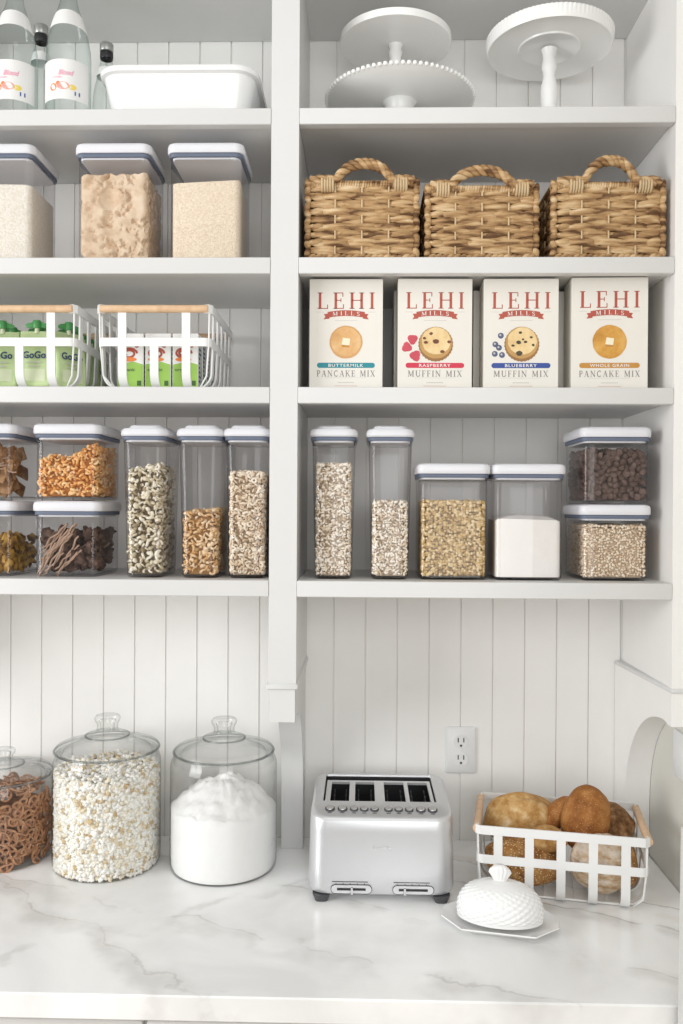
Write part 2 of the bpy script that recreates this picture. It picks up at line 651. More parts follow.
GLYPH = {
    'L': (0.62, [(T, [(.14, 0), (.14, 1)]), srf(.14, .975), (.05, [(0, .025), (.6, .025)]), (.05, [(.58, 0), (.58, .26)])]),
    'E': (0.64, [(T, [(.14, 0), (.14, 1)]), (.05, [(0, .975), (.56, .975)]), (.05, [(0, .025), (.6, .025)]), (.05, [(.14, .52), (.44, .52)]),
                 (.05, [(.55, .98), (.55, .74)]), (.05, [(.59, .02), (.59, .28)]), (.045, [(.44, .40), (.44, .64)])]),
    'H': (0.86, [(T, [(.15, 0), (.15, 1)]), (T, [(.71, 0), (.71, 1)]), (.055, [(.15, .52), (.71, .52)]),
                 srf(.15, .975), srf(.15, .025), srf(.71, .975), srf(.71, .025)]),
    'I': (0.32, [(T, [(.16, 0), (.16, 1)]), srf(.16, .975), srf(.16, .025)]),
    'P': (0.62, [(T, [(.15, 0), (.15, 1)]), srf(.15, .025), (.05, [(0, .975), (.3, .975)]), (.06, [(.15, .46), (.32, .46)]),
                 (.11, arc(.30, .72, .24, .24, -90, 90))]),
    'A': (0.80, [(.055, [(.10, 0), (.40, 1)]), (T, [(.68, 0), (.40, .98)]), (.05, [(.2, .34), (.58, .34)]), srf(.10, .025, .24), srf(.68, .025)]),
    'N': (0.86, [(.06, [(.13, 0), (.13, 1)]), (.15, [(.13, .96), (.72, .04)]), (.06, [(.72, 0), (.72, 1)]), srf(.13, .025), srf(.72, .975), srf(.08, .975, .2)]),
    'C': (0.76, [(.13, arc(.42, .5, .36, .46, 60, 300, 14)), (.05, [(.64, .70), (.64, .96)]), (.05, [(.64, .30), (.66, .06)])]),
    'K': (0.82, [(T, [(.15, 0), (.15, 1)]), (.055, [(.2, .42), (.66, .98)]), (.14, [(.34, .56), (.70, .02)]), srf(.15, .975), srf(.15, .025), srf(.66, .975, .26), srf(.72, .025, .24)]),
    'M': (1.02, [(.06, [(.13, 0), (.16, 1)]), (.14, [(.18, .98), (.5, .08)]), (.06, [(.5, .08), (.84, .98)]), (T, [(.86, 0), (.86, 1)]), srf(.13, .025, .24), srf(.87, .025), srf(.13, .975, .2), srf(.90, .975, .2)]),
    'X': (0.80, [(.14, [(.12, .98), (.68, .02)]), (.055, [(.12, .02), (.66, .98)]), srf(.12, .025, .24), srf(.68, .025, .26), srf(.12, .975, .26), srf(.66, .975, .24)]),
    'U': (0.82, [(T, [(.15, 1), (.15, .3)]), (.11, arc(.42, .3, .27, .27, 180, 360, 10)), (.06, [(.69, .3), (.69, 1)]), srf(.15, .975), srf(.69, .975, .24)]),
    'F': (0.58, [(T, [(.15, 0), (.15, 1)]), srf(.15, .025), (.05, [(0, .975), (.54, .975)]), (.05, [(.15, .5), (.42, .5)]), (.05, [(.53, .98), (.53, .74)]), (.045, [(.42, .38), (.42, .62)])]),
    'S': (0.58, [(.12, arc(.29, .745, .20, .21, 30, 200, 8) + arc(.29, .27, .22, .23, 100, -150, 10)), (.05, [(.48, .76), (.48, .98)]), (.05, [(.07, .02), (.07, .26)])]),
    ' ': (0.36, []),
}


def serif_text(mb, s, cx, cz, h, width, y, mi=0, gap=0.12, bend=0.0):
    tot = sum(GLYPH[c][0] for c in s) + gap * (len(s) - 1)
    kx = width / tot
    x = cx - width / 2
    for c in s:
        w, strokes = GLYPH[c]
        for th, pts in strokes:
            for i in range(len(pts) - 1):
                (x0, y0), (x1, y1) = pts[i], pts[i + 1]
                dx, dy = x1 - x0, y1 - y0
                ln = math.hypot(dx, dy) or 1
                nx, ny = -dy / ln * th / 2, dx / ln * th / 2
                q = [(x0 + nx, y0 + ny), (x0 - nx, y0 - ny), (x1 - nx, y1 - ny), (x1 + nx, y1 + ny)]
                mb.add([(x + a * kx, y, cz - h / 2 + b * h + bend * ((x + a * kx - cx) ** 2)) for a, b in q], [(0, 1, 2, 3)], mi)
        x += (w + gap) * kx


def ico(sub):
    bm = bmesh.new()
    bmesh.ops.create_icosphere(bm, subdivisions=sub, radius=1.0)
    v = np.array([tuple(p.co) for p in bm.verts])
    f = np.array([[q.index for q in p.verts] for p in bm.faces])
    bm.free()
    return v, f


ICO1, ICO2, ICO3 = ico(1), ico(2), ico(3)


def tri(mb):
    f = []
    for q in mb.f:
        for i in range(1, len(q) - 1):
            f.append((q[0], q[i], q[i + 1]))
    return np.array(mb.v), np.array(f)


def ring_template(R=1.0, r=0.42, n=9, k=5, arc_=2 * PI):
    mb = MB()
    closed = arc_ > 6.2
    m = n if closed else n + 1
    mb.tube([(R * math.cos(arc_ * i / n), R * math.sin(arc_ * i / n), 0) for i in range(m)], r, k, closed=closed)
    return tri(mb)


def lumpy(seed, amp=0.45, sub=2):
    v, f = ICO2 if sub == 2 else ICO1
    out = []
    for p in v:
        q = Vector(p)
        s = 1 + amp * noise.noise(q * 1.7 + Vector((seed * 7.1, seed * 3.3, 0)))
        out.append(tuple(q * s))
    return np.array(out), f


def rand_rot(n):
    q = RNG.normal(size=(n, 4))
    q /= np.linalg.norm(q, axis=1)[:, None]
    w, x, y, z = q.T
    return np.stack([np.stack([1 - 2 * (y * y + z * z), 2 * (x * y - z * w), 2 * (x * z + y * w)], -1),
                     np.stack([2 * (x * y + z * w), 1 - 2 * (x * x + z * z), 2 * (y * z - x * w)], -1),
                     np.stack([2 * (x * z - y * w), 2 * (y * z + x * w), 1 - 2 * (x * x + y * y)], -1)], 1)


def heap(name, pts, templates, scale, mats, core=None, jit=0.25, rots=None):
    """one mesh of many loose pieces (stuff) around a solid core"""
    V, F, MI = [], [], []
    off = 0
    pts = np.asarray(pts)
    R = rand_rot(len(pts)) if rots is None else rots
    S = scale * (1 + RNG.uniform(-jit, jit, size=len(pts)))
    which = RNG.integers(0, len(templates), size=len(pts))
    for t, (tv, tf) in enumerate(templates):
        ids = np.where(which == t)[0]
        if len(ids) == 0:
            continue
        vv = np.einsum('nij,kj->nki', R[ids], tv) * S[ids][:, None, None] + pts[ids][:, None, :]
        ff = tf[None] + (np.arange(len(ids)) * len(tv))[:, None, None] + off
        V.append(vv.reshape(-1, 3))
        F.append(ff.reshape(-1, 3))
        off += len(ids) * len(tv)
        MI.append(np.zeros(len(ids) * len(tf), int))
    if core is not None:
        cv, cf = tri(core)
        V.append(cv)
        F.append(cf + off)
        MI.append(np.ones(len(cf), int))
    V, F, MI = np.concatenate(V), np.concatenate(F), np.concatenate(MI)
    me = bpy.data.meshes.new(name)
    me.vertices.add(len(V))
    me.vertices.foreach_set('co', V.ravel())
    me.loops.add(len(F) * 3)
    me.loops.foreach_set('vertex_index', F.ravel())
    me.polygons.add(len(F))
    me.polygons.foreach_set('loop_start', np.arange(len(F)) * 3)
    for m in mats:
        me.materials.append(m)
    me.polygons.foreach_set('material_index', MI)
    me.polygons.foreach_set('use_smooth', np.ones(len(F), bool))
    me.update(calc_edges=True)
    me.validate()
    return link(name, me)


def box_points(w, d, z0, top, s, depth=0.0):
    """jittered points just inside the four sides and the top of a filled box; top(x, y) is the fill height"""
    P = []
    jj = lambda: random.uniform(-.38, .38) * s
    for (ax, fixed) in (('x', -d / 2), ('x', d / 2), ('y', -w / 2), ('y', w / 2)):
        ln = w if ax == 'x' else d
        n = max(2, int(round(ln / s)))
        for i in range(n):
            u = -ln / 2 + ln * (i + .5) / n
            x, y = (u, fixed) if ax == 'x' else (fixed, u)
            zt = top(x, y)
            m = max(1, int((zt - z0) / s))
            for k in range(m):
                z = z0 + (zt - z0) * (k + .5) / m
                e = random.uniform(0, depth)
                if ax == 'x':
                    P.append((x + jj(), y - math.copysign(e, y), z + jj()))
                else:
                    P.append((x - math.copysign(e, x), y + jj(), z + jj()))
    nx, ny = max(2, int(w / s)), max(2, int(d / s))
    for i in range(nx):
        for j in range(ny):
            x, y = -w / 2 + w * (i + .5) / nx, -d / 2 + d * (j + .5) / ny
            P.append((x + jj(), y + jj(), top(x, y) - s * .2 + jj() * .4))
    return P


def filled_box(mb, w, d, r, z0, top, mi=0, nx=14, ny=12, taper=1.0):
    """solid fill with an uneven top surface"""
    base = rrect(w * taper, d * taper, r, z0)
    base1 = rrect(w, d, r, 0)
    ringt = [(p[0], p[1], top(p[0], p[1])) for p in base1]
    n = len(base)
    rings = [base]
    for k in range(1, 7):
        t = k / 6
        rings.append([tuple(b[i] + (tt[i] - b[i]) * t for i in range(3)) for b, tt in zip(base, ringt)])
    for q in (0.85, 0.7, 0.5, 0.3, 0.12):
        rings.append([(p[0] * q, p[1] * q, top(p[0] * q, p[1] * q)) for p in base1])
    mb.loft(rings, mi)


# ------------------------------------------------------------------ the setting
XL, XR, XE, XW = -0.1775, -0.1245, 0.5868, 0.6286       # divider faces, right end of the bay, right wall
XLL = -1.02                                             # left end of the left bay
D = 0.3075
ZT = 1.806
SHELF = (1.5108, 1.2267, 0.9796, 0.6099)


def beadboard():
    pts = []
    g = sorted([-0.803 + 0.0714 * k for k in range(-12, 9)] + [-0.1345] + [-0.0627 + 0.0718 * k for k in range(0, 10)])
    x0, x1 = -1.75, XW
    pts.append((x0, 0))
    for x in g:
        if x0 + .01 < x < x1 - .005:
            pts += [(x - .0016, 0), (x - .0010, .004), (x + .0010, .004), (x + .0016, 0)]
    pts.append((x1, 0))
    mb = MB()
    n = len(pts)
    v = [(x, y, -ZC) for x, y in pts] + [(x, y, 1.95) for x, y in pts]
    mb.add(v, [(i, i + 1, n + i + 1, n + i) for i in range(n - 1)])
    v2 = [(x0, 0, -ZC), (x1, 0, -ZC), (x1, .08, -ZC), (x0, .08, -ZC), (x0, 0, 1.95), (x1, 0, 1.95), (x1, .08, 1.95), (x0, .08, 1.95)]
    mb.add(v2, [(0, 3, 2, 1), (4, 5, 6, 7), (1, 2, 6, 5), (2, 3, 7, 6), (3, 0, 4, 7)])
    o = mb.build('wall_back', PANEL, smooth=0, loc=(0, 0, ZC))
    return struct(o)


beadboard()
mb = MB(); mb.box(XW, XW + .08, -1.6, .08, -ZC, 1.95)
struct(mb.build('wall_right', WALLP, smooth=0, loc=(0, 0, ZC)))
mb = MB(); mb.box(-1.75, XW + .08, -3.4, .08, -.05, 0)
struct(mb.build('floor', FLOORM, smooth=0))

# worktop and base cabinet
mb = MB(); mb.box(-1.3, XW - .001, -.635, -.001, -.040, 0, bev=0.0025)
tag(mb.build('worktop', MARBLE, loc=(0, 0, ZC)), 'long white marble worktop with grey veins below the shelves', 'worktop')
bc = thing('base_cabinet', 'white base cabinet carrying the marble worktop', 'cabinet', (0, 0, -ZC))
mb = MB(); mb.box(-1.29, XW - .002, -.60, -.002, .10, ZC - .041); mb.box(-1.29, XW - .002, -.54, -.002, 0, .10)
mb.build('body', PAINT, bc, smooth=0)
for k in range(4):
    x = -1.28 + k * .475
    mb = MB(); mb.box(x, x + .468, -.619, -.601, .11, ZC - .05, bev=.002)
    mb.build('door', PAINT, bc)

# built-in shelving: divider, side panels, shelves, brackets
su = thing('shelving_unit', 'white built-in shelves in two bays above the worktop', 'shelving', (0, 0, 0))


def bracket_profile():
    p = [(-.002, .0005), (-.066, .0005), (-.068, .12)]
    for i in range(1, 17):
        a = PI - PI / 2 * i / 16          # from pointing back to pointing up
        p.append((-.268 - .200 * math.cos(a) * 1.0, .12 + .224 * math.sin(a)))
    # the ellipse is centred in front of the foot; keep only its rear quarter
    p += [(-.280, .3425), (-.291, .339), (-D, .339), (-D, .4045), (-.002, .4045)]
    return p


def extrude_x(prof, x0, x1):
    mb = MB()
    n = len(prof)
    v = [(x0, y, z) for y, z in prof] + [(x1, y, z) for y, z in prof]
    f = [(i, (i + 1) % n, n + (i + 1) % n, n + i) for i in range(n)]
    f += [tuple(range(n)), tuple(range(2 * n - 1, n - 1, -1))]
    mb.add(v, f)
    return mb


for x0, x1 in ((XL + .004, XR - .002), (XE, XW - .001)):
    mb = extrude_x(bracket_profile(), x0, x1)
    if x0 == XE:      # the end panel thickens a little towards the wall
        mb.v = [(x - (.016 * (1 + y / D) if abs(x - x0) < 1e-6 else 0), y, z) for x, y, z in mb.v]
    mb.build('bracket', PANEL if x0 == XE else PAINT, su, smooth=25)  # right bracket takes the lightened white, its brighter light put into the colour
mb = MB(); mb.box(XL, XR, -D, -.002, .405, ZT); mb.build('divider_panel', PAINT, su, smooth=0)
mb = MB(); mb.box(XE, XW - .001, -D, -.002, .405, ZT); mb.build('side_panel', PANEL, su, smooth=0)  # same white as the shelves, lightened to paint in the light on this side
mb = MB(); mb.box(XLL - .04, XLL, -D, -.002, .405, ZT); mb.build('side_panel', PAINT, su, smooth=0)
mb = MB(); mb.box(XL - .004, XR + .004, -D - .005, -.002, .401, .4138, bev=.003); mb.build('moulding', PAINT, su)
mb = MB(); mb.box(XE - .003, XW - .001, -D - .005, -.002, .4025, .4115, bev=.0025)
mb.v = [(x - (.016 * (1 + y / D) if x < XE + .01 else 0), y, z) for x, y, z in mb.v]
mb.build('moulding', PAINT, su)
for x0, x1 in ((XLL, XL), (XR, XE)):
    for z in SHELF:
        mb = MB()
        mb.box(x0 + .0006, x1 - .0006, -D + .02, -.002, z - .0255, z)
        mb.box(x0 + .0006, x1 - .0006, -D - .0015, -D + .02, z - .031, z, bev=.0012)
        mb.build('shelf', PAINT, su)
mb = MB(); mb.box(XLL - .04, XW - .001, -D, -.002, ZT, ZT + .03); mb.build('top_panel', PAINT, su, smooth=0)

# white edge at the right of the worktop, nearer than the counter front
mb = MB()
mb.add([(x, y, z) for z, s in ((-ZC, -.010), (.276, 0)) for y in (-.672, -.65) for x in (.478 + s, .520 + s)],
       [(0, 2, 3, 1), (4, 5, 7, 6), (0, 1, 5, 4), (2, 6, 7, 3), (0, 4, 6, 2), (1, 3, 7, 5)])
struct(mb.build('trim_1', PAINT, smooth=0, loc=(0, 0, ZC)))


# ------------------------------------------------------------------ outlets
def outlet(loc, rz, label, w=.069, h=.105):
    t = thing('wall_outlet', label, 'outlet', loc, rz)
    mb = MB()
    prof = [(0, 0), (.0045, 0), (.0065, .003)]
    rings = [[(p[0], -y, p[1]) for p in [(q[0], q[1]) for q in rrect(w - 2 * i, h - 2 * i, .004, 0)]] for y, i in ((0, 0), (.0035, 0), (.0062, .003))]
    mb.loft(rings)
    mb.build('cover_plate', OUTLET, t)
    mb = MB()
    for s in (-1, 1):
        zc = s * .0195
        pts = []
        for i in range(28):
            a = 2 * PI * i / 28
            pts.append((.0165 * math.cos(a), max(-.0135, min(.0135, .0165 * math.sin(a)))))
        mb.loft([[(x, -.006, zc + z) for x, z in pts], [(x * .97, -.0078, zc + z * .97) for x, z in pts]])
    mb.build('receptacle', OUTLET, t)
    mb = MB()
    for s in (-1, 1):
        zc = s * .0195
        for x in (-.0062, .0062):
            mb.box(x - .0012, x + .0012, -.0084, -.0076, zc - .001, zc + .009)
        mb.lathe([(.0027, 0), (.0027, .0008)], 12, cap0=True, cap1=True)
        for q in range(len(mb.v) - 24, len(mb.v)):
            x, y, z = mb.v[q]
            mb.v[q] = (x, -.0076 - z, zc - .0085 + y)
    mb.build('slots', DARKGREY, t)
    mb = MB(); mb.lathe([(.0022, 0), (.0018, .001)], 12, cap0=True, cap1=True)
    mb.v = [(x, -.0062 - z, y) for x, y, z in mb.v]
    mb.build('screw', OUTLET, t)
    return t


outlet((.2258, -.0003, .2045), 0, 'white double wall outlet on the beadboard behind the toaster')
outlet((XW - .0003, -.312, .268), -PI / 2, 'white wall plate on the side wall past the arched bracket', .19, .092)


# ------------------------------------------------------------------ storage containers
def container(name, label, group, loc, w, d, h, rz=0.0, lid_h=.028, taper=1.0, tiered=False):
    t = thing(name, label, 'container', loc, rz, group)
    r = .014 if not tiered else .017
    hb = h - lid_h
    lipz = hb - .006
    mb = MB()
    bw, bd = w * taper, d * (taper + 1) / 2
    mb.loft([rrect(bw - .008, bd - .008, r * .8, .0005), rrect(bw, bd, r, .005), rrect(w, d, r, lipz - .012),
             rrect(w, d, r, lipz), rrect(w + .004, d + .004, r + .001, hb)], cap1=False)
    mb.loft([rrect(bw - .012, bd - .012, r * .8, .004), rrect(bw - .004, bd - .004, r * .9, .007)], cap1=False)
    mb.build('body', PLASTIC, t)
    # seal under the lid
    mb = MB()
    mb.loft([rrect(w + .0035, d + .0035, r, hb + .0004), rrect(w + .0055, d + .0055, r + .001, hb + .002),
             rrect(w + .0055, d + .0055, r + .001, hb + .0065), rrect(w + .003, d + .003, r, hb + .008)])
    mb.build('seal', SEAL, t)
    lw, ld = w + .012, d + .012
    z = hb + .008
    mb = MB()
    if not tiered:
        mb.loft([rrect(lw - .003, ld - .003, r + .003, z), rrect(lw, ld, r + .004, z + .002), rrect(lw, ld, r + .004, h - .008),
                 rrect(lw - .003, ld - .003, r + .003, h - .003), rrect(lw - .012, ld - .012, r, h)])
        mb.loft([rrect(w - .006, d - .006, r, hb - .003), rrect(w - .006, d - .006, r, z)])       # skirt that drops into the mouth
        mb.build('lid', LID, t)
        mb = MB()
        mb.lathe([(.030, h - .001), (.030, h + .0012), (.028, h + .002)], 32, cap1=True)
        mb.build('push_button', LID, t)
    else:
        z1 = z + (h - z) * .66
        mb.loft([rrect(lw - .004, ld - .004, r + .003, z), rrect(lw, ld, r + .004, z + .003), rrect(lw - .002, ld - .002, r + .004, z1 - .004),
                 rrect(lw - .010, ld - .010, r + .001, z1)])
        mb.loft([rrect(w - .006, d - .006, r, hb - .003), rrect(w - .006, d - .006, r, z)])
        mb.build('lid', LID, t)
        mb = MB()
        mb.loft([rrect(lw - .026, ld - .034, r, z1 - .001), rrect(lw - .028, ld - .036, r, h - .003), rrect(lw - .036, ld - .044, r - .004, h)])
        mb.build('lid_flap', LID, t)
    return t


def nz(x, y, s, amp, seed=0.0):
    return amp * noise.noise(Vector((x * s + seed, y * s + seed * 1.7, seed)))


def place(o, loc, rz=0.0):
    o.location = (loc[0], loc[1], loc[2] + ZC)
    o.rotation_euler = (0, 0, rz)
    return o


def grain_fill(name, label, cat, loc, w, d, r, z0, top, mat, taper=1.0):
    mb = MB()
    filled_box(mb, w, d, r, z0, top, taper=taper)
    o = mb.build(name, mat, smooth=60)
    place(o, loc)
    return tag(o, label, cat, None, 'stuff')


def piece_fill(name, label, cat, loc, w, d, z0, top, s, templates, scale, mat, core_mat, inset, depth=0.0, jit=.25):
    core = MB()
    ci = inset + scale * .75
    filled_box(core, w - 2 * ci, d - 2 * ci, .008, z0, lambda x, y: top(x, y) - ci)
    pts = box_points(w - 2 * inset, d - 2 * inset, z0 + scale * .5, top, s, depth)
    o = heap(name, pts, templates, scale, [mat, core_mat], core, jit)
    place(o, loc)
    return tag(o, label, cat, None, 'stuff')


FLAKE = [(ICO1[0] * np.array(q), ICO1[1]) for q in ((1, .8, .32), (.9, .9, .28), (1.1, .6, .35))]
NUGGET = [lumpy(k, .5, 1) for k in range(4)]
GRAIN = [(ICO1[0] * np.array(q), ICO1[1]) for q in ((1, .62, .6), (.85, .7, .7))]
OATS = pieces_mat('rolled_oats', [(.38, .27, .17), (.68, .56, .42), (.82, .73, .60), (.87, .80, .70), (.90, .85, .77)])
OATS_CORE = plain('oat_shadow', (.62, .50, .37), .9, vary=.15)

# second shelf, left bay: three tall square canisters
zs = SHELF[1]
SQ = dict(w=.139, d=.139, h=.230)
SQG = 'square canisters on the second shelf'
yq = -.285 + .145 / 2
container('square_canister', 'clear square canister of pale rice at the frame edge beside the brown sugar', SQG, (-.718, yq, zs), **SQ)
container('square_canister', 'clear square canister of lumpy brown sugar between two others under the bottle shelf', SQG, (-.4895, yq, zs), **SQ)
container('square_canister', 'clear square canister of smooth tan grain beside the divider above the juice boxes', SQG, (-.3085, yq, zs), **SQ)
RICE = grain_mat('pale_rice', (.74, .68, .58), (.87, .83, .75), 330, .0008)
TAN = grain_mat('tan_couscous', (.70, .57, .42), (.85, .75, .60), 420, .0008)
grain_fill('rice', 'pale rice filling the canister at the edge of the frame', 'rice', (-.718, yq, zs), .1315, .1315, .011, .0065,
           lambda x, y: .151 + nz(x, y, 40, .004), RICE)
grain_fill('couscous', 'fine tan grain filling the canister nearest the divider, top slightly sloped', 'grain', (-.3085, yq, zs), .1315, .1315, .011, .0065,
           lambda x, y: .157 + .05 * x + nz(x, y, 60, .0025, 3), TAN)

# brown sugar: lumpy, hollowed behind the clear wall
BROWN = crust_mat('brown_sugar', [(.50, .35, .22), (.70, .54, .38), (.80, .66, .50)], 40, bump=.0022)


def brown_sugar():
    w = .1315
    mb = MB()
    n, m = 40, 80
    ring0 = rrect(w, w, .011, 0, n=12)
    # resample the outline evenly
    P = ring0 + [ring0[0]]
    seg = [math.dist(P[i][:2], P[i + 1][:2]) for i in range(len(ring0))]
    tot = sum(seg)
    N = 240
    pts = []
    for k in range(N):
        s = tot * k / N
        i = 0
        while s > seg[i] and i < len(seg) - 1:
            s -= seg[i]
            i += 1
        t = s / max(seg[i], 1e-9)
        pts.append((P[i][0] + (P[i + 1][0] - P[i][0]) * t, P[i][1] + (P[i + 1][1] - P[i][1]) * t))
    rings = []
    for k in range(m + 1):
        z = .0065 + (.171 - .0065) * k / m
        ring = []
        for (x, y) in pts:
            q = Vector((x * 46, y * 46, z * 46))
            f = noise.noise(q) + .55 * noise.noise(q * 2.3) + .4 * noise.noise(q * 5.1)
            dent = max(0, f - .02) * .017
            g = math.hypot(x - (-.005), z - .124)
            if y < -.05 and g < .024:                      # rounded hollow near the top
                dent = max(dent, .010 * (1 - (g / .024) ** 2) + .004)
            l = math.hypot(x, y)
            kk = 1 - min(.25, dent / l)
            zz = z + (noise.noise(Vector((x * 60, y * 60, 5))) * .007 * (k / m) ** 6)
            ring.append((x * kk, y * kk, zz))
        rings.append(ring)
    for q in (.9, .75, .55, .3, .1):
        rings.append([(x * q, y * q, .173 + .006 * noise.noise(Vector((x * q * 60, y * q * 60, 2)))) for x, y in pts])
    mb.loft(rings)
    o = mb.build('brown_sugar', BROWN, smooth=60)
    place(o, (-.4895, yq, zs))
    tag(o, 'lumpy brown sugar with a round hollow inside the middle square canister', 'sugar', None, 'stuff')


brown_sugar()

# fourth shelf, left bay
zs = SHELF[3]
RC = dict(w=.126, d=.152, h=.1500)
yr = -.272 + .164 / 2
STK = 'short canisters stacked in twos in the left bay'
A = (-.7525, yr)
Bp = (-.5835, yr)
container('short_canister', 'clear canister of yellow and brown dried bits, bottom of the stack at the frame edge', STK, (A[0], A[1], zs), **RC)
container('short_canister', 'clear canister of brown wafers and thin sticks, top of the stack at the frame edge', STK, (A[0], A[1], zs + .1525), **RC)
container('short_canister', 'clear canister of dark brown sticks and chunks, under the orange crackers', STK, (Bp[0], Bp[1], zs), **RC)
container('short_canister', 'clear canister of small orange crackers stacked on the dark brown sticks', STK, (Bp[0], Bp[1], zs + .1525), **RC)

CRACK = pieces_mat('orange_crackers', [(.60, .25, .06), (.84, .43, .14), (.89, .56, .25), (.90, .66, .38)], .6)
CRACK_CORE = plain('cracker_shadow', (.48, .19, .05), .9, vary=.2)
CURL = [ring_template(.75, .42, 6, 5, 3.9), ring_template(.85, .36, 6, 5, 3.2)]
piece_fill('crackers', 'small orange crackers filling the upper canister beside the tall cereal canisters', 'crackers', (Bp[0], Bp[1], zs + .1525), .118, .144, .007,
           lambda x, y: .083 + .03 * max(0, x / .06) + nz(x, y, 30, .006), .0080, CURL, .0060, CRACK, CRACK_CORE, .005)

# dried sticks and chunks
STICK = wood_mat('dried_brown_stick', (.22, .125, .08), (.56, .39, .28), (30, 30, 30))
CHUNK = crust_mat('dark_brown_chunk', [(.022, .012, .009), (.075, .042, .030), (.24, .15, .11)], 34)
SLAB = crust_mat('brown_wafer', [(.10, .045, .018), (.27, .14, .06), (.48, .30, .16)], 50)
YBIT = crust_mat('yellow_brown_bit', [(.035, .018, .008), (.14, .07, .02), (.42, .24, .05), (.62, .40, .12)], 24)


def stick_mesh(ln, rad, seed):
    mb = MB()
    path = [(ln * (i / 8 - .5), .004 * noise.noise(Vector((i * .5, seed, 0))), .004 * noise.noise(Vector((i * .5, seed, 9)))) for i in range(9)]
    mb.tube(path, [rad * (.8 + .35 * noise.noise(Vector((i * .8, seed, 4)))) for i in range(9)], 7)
    return mb


def chunk_mesh(size, seed, flat=(1, .8, .6)):
    mb = MB()
    v, f = ICO2
    vv = []
    for p in v:
        q = Vector(p)
        s = size * (1 + .7 * noise.noise(q * 1.3 + Vector((seed * 5.3, seed, 0))))
        vv.append((q.x * s * flat[0], q.y * s * flat[1], q.z * s * flat[2]))
    mb.add(vv, [tuple(int(i) for i in q) for q in f])
    return mb


def loose(name, mbs, mat, label, cat, group, base, spots):
    """copies of a few shapes laid at the given (x, y, z, rx, ry, rz, s) spots inside a canister"""
    protos = []
    for i, (x, y, z, rx, ry, rz, s) in enumerate(spots):
        k = i % len(mbs)
        if k >= len(protos):
            o = mbs[k].build(name, mat, smooth=50)
            protos.append(o)
        else:
            o = protos[k].copy()
            COL.objects.link(o)
        o.location = (base[0] + x, base[1] + y, base[2] + z + ZC)
        o.rotation_euler = (rx, ry, rz)
        o.scale = (s, s, s)
        tag(o, label, cat, group)


R_ = random.uniform
sp = []
for i in range(22):      # fan of sticks at the front
    sp.append((R_(-.044, .006), R_(-.069, -.064), .022 + .0028 * i, R_(-.1, .1), -R_(.65, 1.15), R_(-.15, .15), R_(.7, 1.0)))
for i in range(6):
    sp.append((R_(-.03, .035), R_(-.045, .05), R_(.03, .075), 0, R_(-.9, .3), R_(-.9, .9), R_(.7, 1.0)))
loose('dried_stick', [stick_mesh(.078, .0026, k) for k in range(3)], STICK, 'thin dried brown stick in the canister under the orange crackers', 'dried stick',
      'dried sticks in the lower canister', (Bp[0], Bp[1], zs), sp)
sp = []
for i in range(150):
    x, y = R_(-.052, .052), R_(-.062, .064)
    if i < 44: x, y = R_(-.05, .050), -.052 + R_(0, .012)
    elif i < 74: x, y = .050 - R_(0, .008), R_(-.06, .064)
    sp.append((x, y, R_(.018, .088) - max(0, -x) * .5 * 0, R_(0, 6), R_(0, 6), R_(0, 6), R_(.7, 1.15)))
loose('dried_chunk', [chunk_mesh(.0135, k) for k in range(4)], CHUNK, 'dark brown dried chunk in the canister under the orange crackers', 'dried chunk',
      'dried chunks in the lower canister', (Bp[0], Bp[1], zs), sp)
sp = []
for i in range(44):
    f = i % 2
    sp.append((R_(.0, .044) if f else R_(-.04, .044), -.056 + R_(0, .02) if f else R_(-.05, .058), R_(.02, .095), PI / 2 + R_(-.35, .35), R_(-.5, .5), R_(-.4, .4) + (1.4 if i % 3 == 0 else 0), R_(.85, 1.15)))
mbs = []
for k in range(3):
    m_ = MB(); m_.box(-.019, .019, -.014, .014, -.0022, .0022, bev=.0012); mbs.append(m_)
loose('brown_wafer', mbs, SLAB, 'flat brown wafer in the upper canister at the frame edge', 'wafer', 'brown wafers in the upper canister', (A[0], A[1], zs + .1525), sp)
sp = [(R_(-.03, .03), R_(-.066, -.055), R_(.055, .082), 0, R_(-.4, .3), R_(-.3, .3), R_(.8, 1)) for i in range(9)]
loose('dried_stick', [stick_mesh(.075, .0018, k + 5) for k in range(3)], STICK, 'thin dried stick among the brown wafers of the upper canister', 'dried stick',
      'dried sticks among the wafers', (A[0], A[1], zs + .1525), sp)
sp = []
for i in range(150):
    x, y = R_(-.052, .052), R_(-.062, .064)
    if i < 50: x, y = R_(-.01, .052), -.058 + R_(0, .008)
    elif i < 90: x = .052 - R_(0, .006)
    sp.append((x, y, R_(.016, .080), R_(0, 6), R_(0, 6), R_(0, 6), R_(.75, 1.25)))
loose('dried_bit', [chunk_mesh(.0125, k + 11, (1, .7, .35)) for k in range(4)], YBIT, 'yellow and brown dried bit in the lower canister at the frame edge', 'dried bit',
      'dried bits in the lower edge canister', (A[0], A[1], zs), sp)

